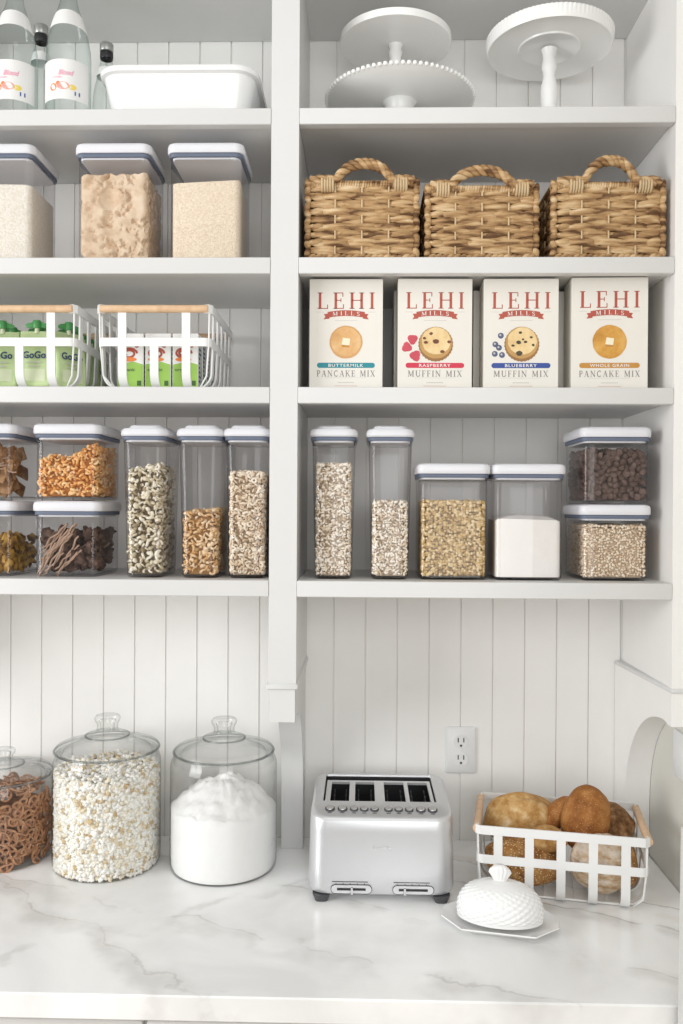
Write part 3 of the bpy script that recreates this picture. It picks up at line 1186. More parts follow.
TALL = dict(w=.0835, d=.150, h=.3010, lid_h=.031, taper=.86, tiered=True)
yt = -.282 + .162 / 2
TG = 'tall cereal canisters on the lowest shelf'
tall_l = ((-.4285, 'tall clear canister of pale curled cereal beside the stacked short canisters'),
          (-.3185, 'tall clear canister less than half full of orange cereal, between two fuller ones'),
          (-.2265, 'tall clear canister of pale ring cereal against the divider'))
for x, lb in tall_l:
    container('tall_canister', lb, TG, (x, yt, zs), **TALL)
CURLM = pieces_mat('curled_cereal', [(.22, .16, .09), (.52, .44, .29), (.72, .64, .48), (.82, .76, .62), (.88, .83, .72)])
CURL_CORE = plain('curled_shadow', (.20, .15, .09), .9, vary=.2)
SHELLT = [ring_template(.80, .38, 6, 5, 3.6), (ICO1[0] * np.array((1.2, 1.0, .28)), ICO1[1]), (ICO1[0] * np.array((1.1, .8, .35)), ICO1[1])]
piece_fill('curled_cereal', 'pale curled cereal filling the tall canister beside the stacked short canisters', 'cereal', (tall_l[0][0], yt, zs), .068, .136, .007,
           lambda x, y: .213 + .008 * (x > 0) + nz(x, y, 40, .006), .0086, SHELLT, .0064, CURLM, CURL_CORE, .0055)
ORC = pieces_mat('orange_cereal', [(.52, .28, .10), (.70, .45, .22), (.80, .58, .34), (.82, .66, .46)])
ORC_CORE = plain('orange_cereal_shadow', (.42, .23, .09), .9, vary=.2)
piece_fill('orange_cereal', 'orange cereal low in the middle tall canister of the left bay', 'cereal', (tall_l[1][0], yt, zs), .068, .136, .007,
           lambda x, y: .132 + .1 * x + nz(x, y, 40, .005, 4), .0085, SHELLT, .0062, ORC, ORC_CORE, .005)
RINGM = pieces_mat('ring_cereal', [(.50, .36, .23), (.74, .60, .44), (.83, .72, .57), (.87, .79, .67)])
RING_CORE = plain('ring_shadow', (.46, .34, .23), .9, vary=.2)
piece_fill('ring_cereal', 'pale ring cereal filling the tall canister against the divider', 'cereal', (tall_l[2][0], yt, zs), .068, .136, .007,
           lambda x, y: .207 + nz(x, y, 40, .004, 8), .0066, [ring_template(.72, .44, 8, 5), FLAKE[0]], .0050, RINGM, RING_CORE, .0035)

# fourth shelf, right bay
tall_r = ((-.0565, 'tall clear canister full of rolled oats, closest to the divider on its right'),
          (.0545, 'tall clear canister half full of rolled oats beside the golden cereal nuggets'))
container('tall_canister', 'tall clear canister nearly full of rolled oats', TG, (tall_r[0][0], yt, zs), **TALL)
container('tall_canister', tall_r[1][1], TG, (tall_r[1][0], yt, zs), **TALL)
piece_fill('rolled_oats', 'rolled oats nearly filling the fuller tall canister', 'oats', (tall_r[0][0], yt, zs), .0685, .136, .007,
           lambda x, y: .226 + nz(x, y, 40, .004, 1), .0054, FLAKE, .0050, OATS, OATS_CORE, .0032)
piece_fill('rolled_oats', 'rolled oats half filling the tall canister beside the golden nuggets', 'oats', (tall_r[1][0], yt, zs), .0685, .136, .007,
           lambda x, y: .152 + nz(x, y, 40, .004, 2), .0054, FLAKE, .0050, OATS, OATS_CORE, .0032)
MD = dict(w=.133, d=.133, h=.2275)
ym = -.272 + .145 / 2
MG = 'medium square canisters on the lowest shelf'
container('square_canister', 'clear square canister of golden cereal nuggets beside the half-full oats', MG, (.1785, ym, zs), **MD)
container('square_canister', 'clear square canister half full of white flour beside the stacked canisters', MG, (.3245, ym, zs), **MD)
NUG = pieces_mat('golden_nuggets', [(.30, .18, .06), (.55, .37, .15), (.68, .50, .25), (.80, .66, .42)])
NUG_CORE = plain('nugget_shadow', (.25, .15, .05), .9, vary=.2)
piece_fill('golden_cereal', 'golden puffed cereal nuggets filling the square canister next to the flour', 'cereal', (.1785, ym, zs), .1255, .1255, .007,
           lambda x, y: .153 + nz(x, y, 50, .004, 5), .0050, NUGGET, .0035, NUG, NUG_CORE, .0035)
FLOUR = plain('white_flour', (.83, .805, .775), .95, spec=.1, bump=(70, .5, .003), vary=.03)
FLOUR2 = plain('bright_white_flour', (.83, .825, .815), .95, spec=.1, bump=(60, .4, .003), vary=.015)
grain_fill('flour', 'off-white flour in the square canister beside the stacked canisters', 'flour', (.3245, ym, zs), .1255, .1255, .011, .0065,
           lambda x, y: .128 + nz(x, y, 45, .005, 6) - 10 * x * x * .3, FLOUR)
RS = dict(w=.128, d=.150, h=.1490)
ys = -.268 + .162 / 2
SG = 'short canisters stacked in the right bay'
container('short_canister', 'clear canister of light tan grain at the bottom of the chocolate stack', SG, (.4935, ys, zs), **RS)
container('short_canister', 'clear canister of dark chocolate chips stacked on the tan grain', SG, (.4935, ys, zs + .1515), **RS)
STEELCUT = pieces_mat('cut_oats', [(.50, .36, .23), (.78, .62, .45), (.85, .72, .56), (.88, .80, .67)])
piece_fill('cut_grain', 'light tan cut grain filling the canister under the chocolate chips', 'grain', (.4935, ys, zs), .121, .143, .0065,
           lambda x, y: .108 + nz(x, y, 30, .003, 7), .0050, GRAIN, .0036, STEELCUT, OATS_CORE, .003)

CHOC = crust_mat('dark_chocolate', [(.055, .033, .026), (.11, .070, .058), (.20, .14, .12)], 60, bump=.0006)


def chip_mesh():
    mb = MB()
    mb.lathe([(.0003, -.0042), (.0066, -.0042), (.0078, -.0022), (.0074, .001), (.0052, .0040), (.0026, .0058), (.0004, .0066)], 14, cap0=True, cap1=True)
    return mb


def choc_chips():
    base = (.4935, ys, zs + .1515)
    proto = None
    w, d = .121 - .012, .143 - .012
    spots = []
    for face, cnt in (('f', 110), ('l', 80), ('t', 36)):
        tries = 0
        mine = []
        while len(mine) < cnt and tries < 6000:
            tries += 1
            if face == 'f':
                p = (R_(-w / 2, w / 2), -d / 2 + R_(0, .003), R_(.012, .100))
            elif face == 'l':
                p = (-w / 2 + R_(0, .003), R_(-d / 2, d / 2), R_(.012, .100))
            else:
                p = (R_(-w / 2, w / 2), R_(-d / 2, d / 2), .100 + R_(0, .004))
            if all(math.dist(p, q) > .0094 for q in mine):
                mine.append(p)
        spots += mine
    core = MB()
    core.loft([rrect(w - .006, d - .006, .008, .0065), rrect(w - .006, d - .006, .008, .094)])
    o = core.build('chocolate_chips', CHOC)
    place(o, base)
    tag(o, 'mass of dark chocolate chips deeper inside the upper canister', 'chocolate chips', 'chocolate chips', 'stuff')
    for p in spots:
        if proto is None:
            o = proto = chip_mesh().build('chocolate_chip', CHOC, smooth=50)
        else:
            o = proto.copy()
            COL.objects.link(o)
        o.location = (base[0] + p[0], base[1] + p[1], base[2] + p[2] + ZC)
        o.rotation_euler = (R_(0, 6.28), R_(0, 6.28), R_(0, 6.28))
        tag(o, 'small dark chocolate chip in the canister on top of the tan grain', 'chocolate chip', 'chocolate chips')


choc_chips()


# ------------------------------------------------------------------ glass jars on the worktop
def glass_jar(label, loc, r, hb, lid_r, htop, group):
    t = thing('glass_jar', label, 'jar', loc, 0, group)
    mb = MB()
    # outer then inner wall, thick foot
    prof = [(.001, .004), (r * .80, .002), (r * .94, .0008), (r * .985, .004), (r * .998, .012), (r, .026), (r, hb - .030), (r * .992, hb - .020), (r * .970, hb - .012),
            (r * .945, hb - .006), (r * .935, hb), (r * .915, hb - .001), (r * .915, hb - .008), (r * .94, hb - .016)]
    mb.lathe(prof, 72)
    mb.build('body', GLASS, t, smooth=60)
    mb = MB()
    z = hb + .0008
    R = lid_r
    dz = (htop - hb)
    zf = z + dz * .40                 # flange under the knob
    prof = [(.001, zf - .004), (R * .36, zf - .006), (R * .62, z + dz * .20), (R * .84, z + .004), (R * .87, z - .007), (R * .885, z - .007), (R * .90, z + .001), (R * .98, z + .0005), (R, z + .0035),
            (R * .995, z + .0085), (R * .965, z + .011), (R * .90, z + .0115), (R * .72, z + dz * .215), (R * .56, z + dz * .30), (R * .42, zf - .001)]
    mb.lathe(prof, 72)
    lid = mb.build('lid', GLASS, t, smooth=60)
    mb = MB()
    mb.tube([((R + .0005) * math.cos(2 * PI * i / 72), (R + .0005) * math.sin(2 * PI * i / 72), z + .003) for i in range(72)], .0024, 8, closed=True)
    mb.build('lid_edge', THICK, lid, smooth=60)
    mb = MB()
    mb.tube([(R * .425 * math.cos(2 * PI * i / 40), R * .425 * math.sin(2 * PI * i / 40), zf + .001) for i in range(40)], .0018, 7, closed=True)
    mb.build('knob_flange', THICK, lid, smooth=60)
    mb = MB()
    k = r / .113
    top = htop
    hk = top - zf
    mb.lathe([(R * .30, zf - .001), (R * .42, zf - .001), (R * .43, zf + .003), (R * .38, zf + .0055), (.0240 * k, zf + hk * .22), (.0215 * k, zf + hk * .40), (.0225 * k, zf + hk * .60), (.0265 * k, zf + hk * .74), (.0275 * k, zf + hk * .86), (.0240 * k, zf + hk * .98), (.015 * k, zf + hk), (.001, zf + hk * .96)], 28)
    mb.lathe([(.001, zf + hk * .16), (.015 * k, zf + hk * .2), (.0145 * k, zf + hk * .5), (.018 * k, zf + hk * .75), (.001, zf + hk * .84)], 20)
    mb.build('knob', GLASS, lid, smooth=60)
    return t


JG = 'lidded glass jars on the worktop'
PJ = (-.5340, -.150)
FJ = (-.2860, -.157)
ZJ = (-.7690, -.120)
glass_jar('big glass jar of popcorn with a knobbed glass lid', (PJ[0], PJ[1], 0), .1110, .2375, .1065, .311, JG)
glass_jar('big glass jar of white flour with a knobbed glass lid', (FJ[0], FJ[1], 0), .1110, .2375, .1030, .309, JG)
glass_jar('smaller glass jar of brown pretzels with a glass lid, at the frame edge', (ZJ[0], ZJ[1], 0), .1060, .171, .102, .228, JG)

# flour heap in the jar
mb = MB()
prof_r = .1090
rings = []
N = 72
for z in (.0045, .014, .03, .06, .09, .11):
    kq = .955 if z < .006 else (.99 if z < .02 else 1.0)
    rings.append([(prof_r * kq * math.cos(2 * PI * i / N), prof_r * kq * math.sin(2 * PI * i / N), z) for i in range(N)])
for q in (1.0, .985, .96, .93, .89, .85, .8, .75, .7, .65, .6, .55, .5, .45, .4, .35, .3, .25, .2, .15, .1, .05, .01):
    ring = []
    for i in range(N):
        a = 2 * PI * i / N
        x, y = prof_r * q * math.cos(a), prof_r * q * math.sin(a)
        z = .130 + .058 * (1 - q ** 1.7) + nz(x, y, 26, .014, 3) * (1 - q * q * .7) + nz(x, y, 75, .007, 1) + nz(x, y, 160, .003, 2)
        ring.append((x, y, z - .06 * max(0, x) * q))
    rings.append(ring)
mb.loft(rings)
o = mb.build('flour', FLOUR2, smooth=60)
place(o, (FJ[0], FJ[1], 0))
tag(o, 'bright white flour heaped inside the big glass jar', 'flour', None, 'stuff')

# popcorn
POP = pieces_mat('popcorn', [(.56, .40, .21), (.80, .71, .53), (.87, .83, .74), (.89, .87, .80), (.90, .88, .83), (.90, .885, .84), (.905, .89, .85), (.905, .89, .85), (.905, .89, .85)], .8)
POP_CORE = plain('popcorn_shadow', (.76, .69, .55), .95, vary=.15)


def cyl_points(r, z0, z1, s, top=None):
    P = []
    n = int(2 * PI * r / s)
    m = int((z1 - z0) / s)
    for k in range(m):
        for i in range(n):
            a = 2 * PI * (i + random.uniform(-.4, .4) + .5 * (k % 2)) / n
            rr = r - random.uniform(0, .003)
            P.append((rr * math.cos(a), rr * math.sin(a), z0 + (z1 - z0) * (k + .5) / m + random.uniform(-.35, .35) * s))
    g = int(2 * r / s)
    for i in range(g):
        for j in range(g):
            x, y = -r + 2 * r * (i + .5) / g, -r + 2 * r * (j + .5) / g
            if x * x + y * y < r * r:
                P.append((x + R_(-.3, .3) * s, y + R_(-.3, .3) * s, z1 + R_(-.005, .006) + (top(x, y) if top else 0)))
    return P


core = MB()
core.lathe([(.001, .0035), (.098, .0035), (.1015, .014), (.1020, .193), (.001, .197)], 48)
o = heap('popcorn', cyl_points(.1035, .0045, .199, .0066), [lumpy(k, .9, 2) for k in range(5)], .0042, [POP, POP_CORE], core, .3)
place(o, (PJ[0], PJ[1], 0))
tag(o, 'white popcorn filling the big glass jar', 'popcorn', None, 'stuff')

# pretzels
PRETZ = wood_mat('baked_pretzel', (.27, .11, .05), (.54, .29, .15), (60, 60, 60))


def pretzel_mesh(n=30, k=5):
    mb = MB()
    P = []
    for i in range(n):
        t = i / (n - 1)
        a = -.30 * PI + t * 1.6 * PI + PI
        # knot: wide loop whose ends cross and tuck back
        u = (t - .5) * 2
        if abs(u) < .72:
            b = u / .72 * 2.45
            x, y = .0135 * math.sin(b), .0095 * math.cos(b) + .001
        else:
            s = (abs(u) - .72) / .28
            sg = 1 if u > 0 else -1
            x0, y0 = .0135 * math.sin(2.45) * sg, .0095 * math.cos(2.45) + .001
            x1, y1 = -.0070 * sg, .0072
            x, y = x0 + (x1 - x0) * s, y0 + (y1 - y0) * s
        z = .0012 * math.sin(u * 9)
        P.append((x, y, z))
    mb.tube(P, .0024, k)
    mb.v = [(x * 1.12, y * 1.12, z) for x, y, z in mb.v]
    return mb


def pretzels():
    r = .0985
    proto = None
    spots = []
    for ring_i, rr in ((0, r), (1, r - .012)):
        tries = 0
        mine = []
        while len(mine) < (80 if ring_i == 0 else 60) and tries < 4000:
            tries += 1
            a = R_(-PI * .95, PI * .05) if ring_i == 0 else R_(0, 6.28)
            p = (rr * math.cos(a), rr * math.sin(a), R_(.012, .136), a)
            if all(math.dist(p[:3], q[:3]) > .0165 for q in mine):
                mine.append(p)
        spots += mine
    for i in range(44):
        a, q = R_(0, 6.28), R_(0, .085)
        spots.append((q * math.cos(a), q * math.sin(a), .138 + R_(-.004, .008), None))
    for p in spots:
        if proto is None:
            o = proto = pretzel_mesh().build('pretzel', PRETZ, smooth=60)
        else:
            o = proto.copy()
            COL.objects.link(o)
        o.location = (ZJ[0] + p[0], ZJ[1] + p[1], p[2] + ZC)
        if p[3] is None:
            o.rotation_euler = (R_(-.6, .6), R_(-.6, .6), R_(0, 6.28))
        else:
            m_ = Matrix.Rotation(p[3] + PI / 2 + R_(-.28, .28), 4, 'Z') @ Matrix.Rotation(PI / 2 + R_(-.28, .28), 4, 'X') @ Matrix.Rotation(R_(0, 6.28), 4, 'Z')
            o.rotation_euler = m_.to_euler()
        tag(o, 'small brown knotted pretzel in the glass jar at the frame edge', 'pretzel', 'pretzels in the glass jar')


pretzels()
core = MB()
core.lathe([(.001, .006), (.078, .006), (.080, .012), (.080, .110), (.001, .114)], 40)
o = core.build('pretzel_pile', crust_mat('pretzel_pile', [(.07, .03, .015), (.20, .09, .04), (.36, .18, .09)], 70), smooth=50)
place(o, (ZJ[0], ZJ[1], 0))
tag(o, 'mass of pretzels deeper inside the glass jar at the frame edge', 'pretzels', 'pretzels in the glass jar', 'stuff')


# ------------------------------------------------------------------ toaster
def toaster():
    cx, cy = .0405, -.192
    t = thing('toaster', 'silver four-slice toaster on the marble in front of the outlet', 'toaster', (cx, cy, 0))
    w, d = .280, .252
    z0, z1 = .013, .172
    mb = MB()
    rings = [rrect(w - .022, d - .016, .030, z0 + .0), rrect(w - .006, d - .004, .032, z0 + .004), rrect(w, d, .034, z0 + .014), rrect(w - .001, d - .002, .034, .060),
             rrect(w - .004, d - .006, .034, .135), rrect(w - .006, d - .008, .034, z1 - .010), rrect(w - .009, d - .012, .033, z1 - .005),
             rrect(w - .015, d - .019, .031, z1 - .0015), rrect(w - .024, d - .028, .028, z1)]
    wy0, wy1 = -.2545 - cy, -.089 - cy          # well in the top
    wx0, wx1 = -.074 - cx, .150 - cx
    ww, wd = wx1 - wx0, wy1 - wy0
    wcx, wcy = (wx0 + wx1) / 2, (wy0 + wy1) / 2
    rings += [rrect(ww, wd, .004, z1, wcx, wcy), rrect(ww - .001, wd - .001, .004, z1 - .004, wcx, wcy)]
    mb.loft(rings, cap1=False)
    drop = lambda y: .011 * max(0.0, min(1.0, (-.258 - cy - y) / .05)) ** 1.3
    mb.v = [(x, y, z - (drop(y) * min(1, max(0, (z - .12) / .04)))) for x, y, z in mb.v]
    mb.build('body', STEEL, t, smooth=35)
    mb = MB()
    mb.loft([rrect(ww - .0012, wd - .0012, .004, z1 - .0035, wcx, wcy), rrect(ww - .0012, wd - .0012, .004, .045, wcx, wcy)], cap0=False)
    mb.build('slot_well', BLACK, t, smooth=35)
    # bright grille with four openings, flush in the well
    sx = [(-.0606, -.0228), (-.011, .029), (.0488, .0905), (.0985, .140)]
    sy0, sy1 = -.2500, -.122
    g = MB()
    xs = [-.0705] + [q for s in sx for q in s] + [.1465]
    ga, gb = z1 - .010, z1 - .005
    for i in range(0, len(xs), 2):
        g.box(xs[i] - cx, xs[i + 1] - cx, sy0 - cy, sy1 - cy, ga, gb)
    g.box(-.0705 - cx, .1465 - cx, -.2520 - cy, sy0 - cy, ga, gb)
    g.box(-.0705 - cx, .1465 - cx, sy1 - cy, sy1 - cy + .010, ga, gb)
    g.build('slot_grille', STEEL, t, smooth=0)
    for (a, b_) in sx:
        m = MB()
        m.box(a - cx + .0006, b_ - cx - .0006, sy0 - cy + .001, sy1 - cy - .001, z1 - .072, z1 - .069)
        for yy in (-.220, -.187, -.155):
            m.tube([(a - cx + .007, yy - cy, z1 - .07), (a - cx + .007, yy - cy, z1 - .012)], .001, 6)
            m.tube([(b_ - cx - .007, yy - cy, z1 - .07), (b_ - cx - .007, yy - cy, z1 - .012)], .001, 6)
        m.tube([(a - cx + .007, sy0 - cy + .004, z1 - .020), (a - cx + .007, sy1 - cy - .004, z1 - .020)], .001, 6)
        m.tube([(b_ - cx - .007, sy0 - cy + .004, z1 - .020), (b_ - cx - .007, sy1 - cy - .004, z1 - .020)], .001, 6)
        m.build('bread_slot', DARKGREY, t)
    # buttons on the sloping front edge of the top
    yb_ = -.2850 - cy
    zb_ = z1 - drop(yb_)
    for x in (-.059, -.0346, -.0123, .0075, .0274, .0542, .0739, .0943, .1167, .1393):
        big = .0074 if x in (-.059, -.0346, .1167, .1393) else .0064
        b = MB()
        b.lathe([(big, -.002), (big, .0028), (big * .85, .0038)], 20, cap1=True)
        bo = b.build('button', CHROME, t, loc=(x - cx, yb_, zb_))
        bo.rotation_euler = (.26, 0, 0)
        b = MB()
        b.lathe([(big * 1.28, -.002), (big * 1.28, .0012), (big * 1.0, .0012)], 20)
        b.build('button_ring', DARKGREY, bo)
    m = MB()
    for i, x in enumerate((-.059, -.0346, -.0123, .0075, .0274, .0542, .0739, .0943, .1167, .1393)):
        ya, yb2 = -.2985 - cy, -.2970 - cy
        m.poly([(x - cx - .004, ya, z1 - drop(ya) + .0004 - .0004), (x - cx + .004, ya, z1 - drop(ya)), (x - cx + .004, yb2, z1 - drop(yb2) + .0004), (x - cx - .004, yb2, z1 - drop(yb2) + .0004)])
    m.build('button_marks', DARKGREY, t, smooth=0)
    # browning sliders on the front face
    yf = -d / 2
    for x0, x1, kx in ((-.0555, .0228, -.0154), (.0616, .1403, .0847)):
        xm = (x0 + x1) / 2 - cx
        s = MB()
        hw, hh = (x1 - x0) / 2, .0085
        pts = rrect(hw * 2, hh * 2, hh, 0)
        s.loft([[(xm + p[0], yf + .004, .0265 + p[1]) for p in pts], [(xm + p[0] * .985, yf - .0015, .0265 + p[1] * .95) for p in pts]])
        so = s.build('slider_plate', STEEL, t)
        s = MB()
        for sg in (-1, 1):
            pts2 = rrect(hw * 1.98, hh * 1.95, hh, 0)
        s.tube([(xm + p[0] * .99, yf - .0012, .0265 + p[1] * .97) for p in rrect(hw * 2, hh * 2, hh, 0)], .0007, 5, closed=True)
        s.box(xm - hw + .012, xm + hw - .012, yf - .0022, yf - .0012, .0245, .0290)
        s.build('slider_track', BLACK, so)
        s = MB()
        s.box(kx - cx - .0022, kx - cx + .0022, yf - .009, yf - .001, .0185, .0325, bev=.0008)
        s.build('slider_knob', CHROME, so)
        s = MB()
        s.box(x0 - cx + .002, x1 - cx - .008, yf - .0004, yf + .004, .0395, .0407)
        for k in range(5):
            q = x0 - cx + .010 + k * .0135
            s.box(q - .0005, q + .0005, yf - .0004, yf + .004, .0352, .0378)
        s.build('scale_marks', DARKGREY, so, smooth=0)
    m = MB()
    text_mesh(m, 'Breville', 0, .1055, .0042, yf + .0012, width=.034)
    m.build('lettering', CHROME, t, smooth=0)
    for sx_ in (-1, 1):
        for sy_ in (-1, 1):
            f = MB()
            f.loft([rrect(.024, .024, .008, .0003), rrect(.028, .030, .010, .006), rrect(.034, .036, .012, .0145)])
            f.build('foot', DARKGREY, t, loc=(sx_ * (w / 2 - .026), sy_ * (d / 2 - .0145), 0))
    c = MB()
    c.tube([(-w / 2 + .03, d / 2 - .004, .05), (-w / 2 + .0, d / 2 + .006, .04), (-w / 2 - .006, d / 2 + .012, .006), (-w / 2 + .06, d / 2 + .020, .005)], .0035, 8)
    c.build('cord', BLACK, t)


toaster()


# ------------------------------------------------------------------ butter dish
def butter_dish():
    t = thing('butter_dish', 'white ceramic butter dish with a hobnail dome lid before the bread basket', 'butter dish', (.2520, -.3930, 0), -.20)
    mb = MB()
    L, W = .208, .126

    def oct_(k, z, kk=1.0):
        a, b = L / 2 * k, W / 2 * k
        c, e = a * .62, b * .55
        return [(a, e * .55, z), (c, b, z), (-c, b, z), (-a, e * .55, z), (-a, -e * .55, z), (-c, -b, z), (c, -b, z), (a, -e * .55, z)]
    mb.loft([oct_(.70, .0005), oct_(.74, .003), oct_(.98, .012), oct_(1.0, .014), oct_(.985, .0155), oct_(.80, .0085), oct_(.74, .007)])
    mb.build('plate', CERAMIC, t, smooth=30)
    a, b, h = .0770, .050, .064
    nu, nv = 200, 64
    verts, faces = [], []
    mb = MB()
    rings = []
    for j in range(nv + 1):
        v = j / nv
        if v < .2:
            zf, rf = v / .2 * .22, 1.0 - .015 * (v / .2)
        else:
            q = (v - .2) / .8 * PI / 2
            zf, rf = .22 + .78 * math.sin(q), .985 * math.cos(q) ** .8 if q < PI / 2 - 1e-6 else .02
        ring = []
        for i in range(nu):
            u = 2 * PI * i / nu
            bump = 0.0
            if .06 < v < .74:
                uu = u / (2 * PI) * 46
                vv = v * 19
                bump = abs(math.sin(PI * (uu + vv) / 1.0 * .5)) * abs(math.sin(PI * (uu - vv) / 1.0 * .5))
                bump = (bump ** .9) * .0022 * min(1, (.74 - v) / .08, (v - .06) / .05)
            k = max(rf, .02)
            nx, ny = math.cos(u), math.sin(u)
            ring.append((a * k * nx + bump * nx, b * k * ny + bump * ny, .0165 + h * zf + bump * .35 * v))
        rings.append(ring)
    mb.loft(rings)
    lid = mb.build('lid', CERAMIC, t, smooth=70)
    # pineapple crown handle: fluted fan
    mb = MB()
    zt = .0165 + h - .004
    rings = []
    N = 60
    for s, z in ((.012, 0), (.0115, .004), (.013, .010), (.016, .017), (.0185, .024), (.0175, .029), (.010, .0325)):
        ring = []
        for i in range(N):
            u = 2 * PI * i / N
            fl = 1 + .10 * math.cos(u * 14) * min(1, z / .012)
            tip = .010 * (1 - abs(math.cos(u)) ** 1.4) * 0
            x = s * fl * math.cos(u)
            zz = z - (abs(x) / .021) ** 2 * .009 * (z / .0345)
            ring.append((x, s * .42 * fl * math.sin(u), zt + zz))
        rings.append(ring)
    mb.loft(rings)
    mb.build('handle', CERAMIC, lid, smooth=60)


butter_dish()


# ------------------------------------------------------------------ white wire baskets
def wire_basket(label, group, loc, rz, L, W, Hh, n_long=5, n_short=2, bw=.0165):
    """long sides along local X; wooden dowels close the two short ends at the rim"""
    t = thing('wire_basket', label, 'basket', loc, rz, group)
    th = .0016
    a, b = L / 2, W / 2
    rb = .030                                   # bottom curve radius

    def strip(path, axis, width, name):
        """flat band following path, width along axis ('x','y','z')"""
        mb = MB()
        P = [Vector(p) for p in path]
        ax = {'x': Vector((1, 0, 0)), 'y': Vector((0, 1, 0)), 'z': Vector((0, 0, 1))}[axis]
        rings = []
        for i, p in enumerate(P):
            tt = (P[min(i + 1, len(P) - 1)] - P[max(i - 1, 0)]).normalized()
            nn = tt.cross(ax).normalized() * th
            h = ax * width / 2
            rings.append([tuple(p - h - nn), tuple(p + h - nn), tuple(p + h + nn), tuple(p - h + nn)])
        mb.loft(rings)
        return mb.build(name, WIRE, t, smooth=30)
    inset = .010
    for s in (-1, 1):
        # top bands of the long sides, ends turned in to hold the dowel
        strip([(-a + .004, s * (b - .014), Hh - .008), (-a + .0005, s * (b - .005), Hh - .008), (-a + .008, s * b, Hh - .008), (a - .008, s * b, Hh - .008), (a - .0005, s * (b - .005), Hh - .008), (a - .004, s * (b - .014), Hh - .008)], 'z', bw, 'rim_band')

    def wall_pts(half, out):
        """profile from rim down, round the bottom corner, to under the floor; returns (offset, z)"""
        p = [(half + out, Hh - .001), (half + out - .001, Hh * .5), (half + out - .003, rb)]
        for i in range(1, 7):
            q = PI / 2 * i / 6
            p.append((half + out - .003 - rb + rb * math.cos(q), rb * (1 - math.sin(q)) + .0022))
        return p
    # middle band all round
    zb = Hh * .55
    loop = rrect(L - .004 + 2 * th, W - .004 + 2 * th, .014, zb, n=4)
    mb = MB()
    rings = [[(p[0], p[1], zb - bw / 2) for p in loop], [(p[0], p[1], zb + bw / 2) for p in loop],
             [(p[0] * (1 - 2 * th / L), p[1] * (1 - 2 * th / W), zb + bw / 2) for p in loop], [(p[0] * (1 - 2 * th / L), p[1] * (1 - 2 * th / W), zb - bw / 2) for p in loop]]
    rings.append(rings[0])
    mb.loft(rings, cap0=False, cap1=False)
    mb.build('middle_band', WIRE, t, smooth=40)
    for k in range(n_long):
        x = -a + L * (k + .72) / (n_long + .44)
        for s in (-1, 1):
            strip([(x, s * q, z) for q, z in wall_pts(b, -.0012)], 'x', bw, 'upright_strip')
    for k in range(n_short):
        y = (-.28, .28)[k] * W
        for s in (-1, 1):
            strip([(s * q, y, z) for q, z in wall_pts(a, -.0012)], 'y', bw, 'upright_strip')
    for s in (-1, 1):
        strip([(s * q, 0, min(z, zb)) for q, z in wall_pts(a, -.0012)][1:], 'y', bw, 'upright_strip')
    mb = MB()
    mb.tube([(p[0], p[1], .0032) for p in rrect(L - 2 * rb - .0, W - 2 * rb - .0, .02, 0)], .0022, 6, closed=True)
    mb.build('bottom_wire', WIRE, t)
    mb = MB()
    for k in range(9):
        x = -a + rb + (L - 2 * rb) * (k + .5) / 9
        mb.tube([(x, -b + rb, .0038), (x, b - rb, .0038)], .0015, 5)
    mb.build('bottom_grid', WIRE, t)
    for sx in (-1, 1):
        for sy in (-1, 1):
            mb = MB()
            mb.tube([(sx * (a - .004), sy * (b - .004), Hh - .01), (sx * (a - .005), sy * (b - .005), zb), (sx * (a - .010), sy * (b - .010), rb * .8), (sx * (a - .025), sy * (b - .025), .004)], .0018, 6)
            mb.build('corner_wire', WIRE, t)
    for s in (-1, 1):
        mb = MB()
        mb.tube([(s * (a - .001), -b + .006, Hh - .008), (s * (a - .001), b - .006, Hh - .008)], .0075, 14)
        mb.build('handle', DOWEL, t)
    return t


WG = 'white wire baskets with wooden handles'
zs = SHELF[2]
wire_basket('white wire basket of green pouches on the shelf, wooden handle, cut off by the frame', WG, (-.6680, -.158, zs + .0005), PI / 2, .270, .222, .160)
wire_basket('white wire basket of small juice boxes on the shelf beside the divider', WG, (-.4045, -.158, zs + .0005), PI / 2, .270, .222, .160)
BB = (.3955, -.2256)
BRZ = -.181
wire_basket('white wire basket full of bread loaves on the marble worktop', WG, (BB[0], BB[1], .0005), BRZ, .3175, .196, .142)


# ------------------------------------------------------------------ bread
def loaf(name, label, mat, px, py, pz, size, rot, seed, crease=0.0, lump=.06, flatb=.0):
    v, f = ICO3
    mb = MB()
    vv = []
    for p in v:
        q = Vector(p)
        s = 1 + lump * noise.noise(q * 1.6 + Vector((seed, seed * 2.1, 0))) + lump * .5 * noise.noise(q * 3.7 + Vector((0, seed, seed))) + lump * .30 * noise.noise(q * 8.5 + Vector((seed, 0, seed)))
        x, y, z = q.x * s, q.y * s, q.z * s
        if z < 0:
            z *= (1 - flatb)
        if crease and z > 0:
            g = abs(y + .10 * noise.noise(Vector((x * 3, seed, 2))))
            if abs(x) < .75:
                z -= crease * max(0, 1 - g / .16) * (1 - (x / .75) ** 2)
                z += crease * .55 * max(0, 1 - abs(g - .22) / .14) * (1 - (x / .75) ** 2)
        vv.append((x * size[0], y * size[1], z * size[2]))
    mb.add(vv, [tuple(int(i) for i in q) for q in f])
    o = mb.build(name, mat, smooth=80)
    md = o.modifiers.new('smooth_skin', 'SUBSURF')
    md.levels = md.render_levels = 1
    c, s = math.cos(BRZ), math.sin(BRZ)
    o.location = (BB[0] + c * px - s * py, BB[1] + s * px + c * py, pz + ZC)
    o.rotation_euler = (rot[0], rot[1], rot[2] + BRZ)
    return tag(o, label, 'bread', 'loaves in the wire basket')


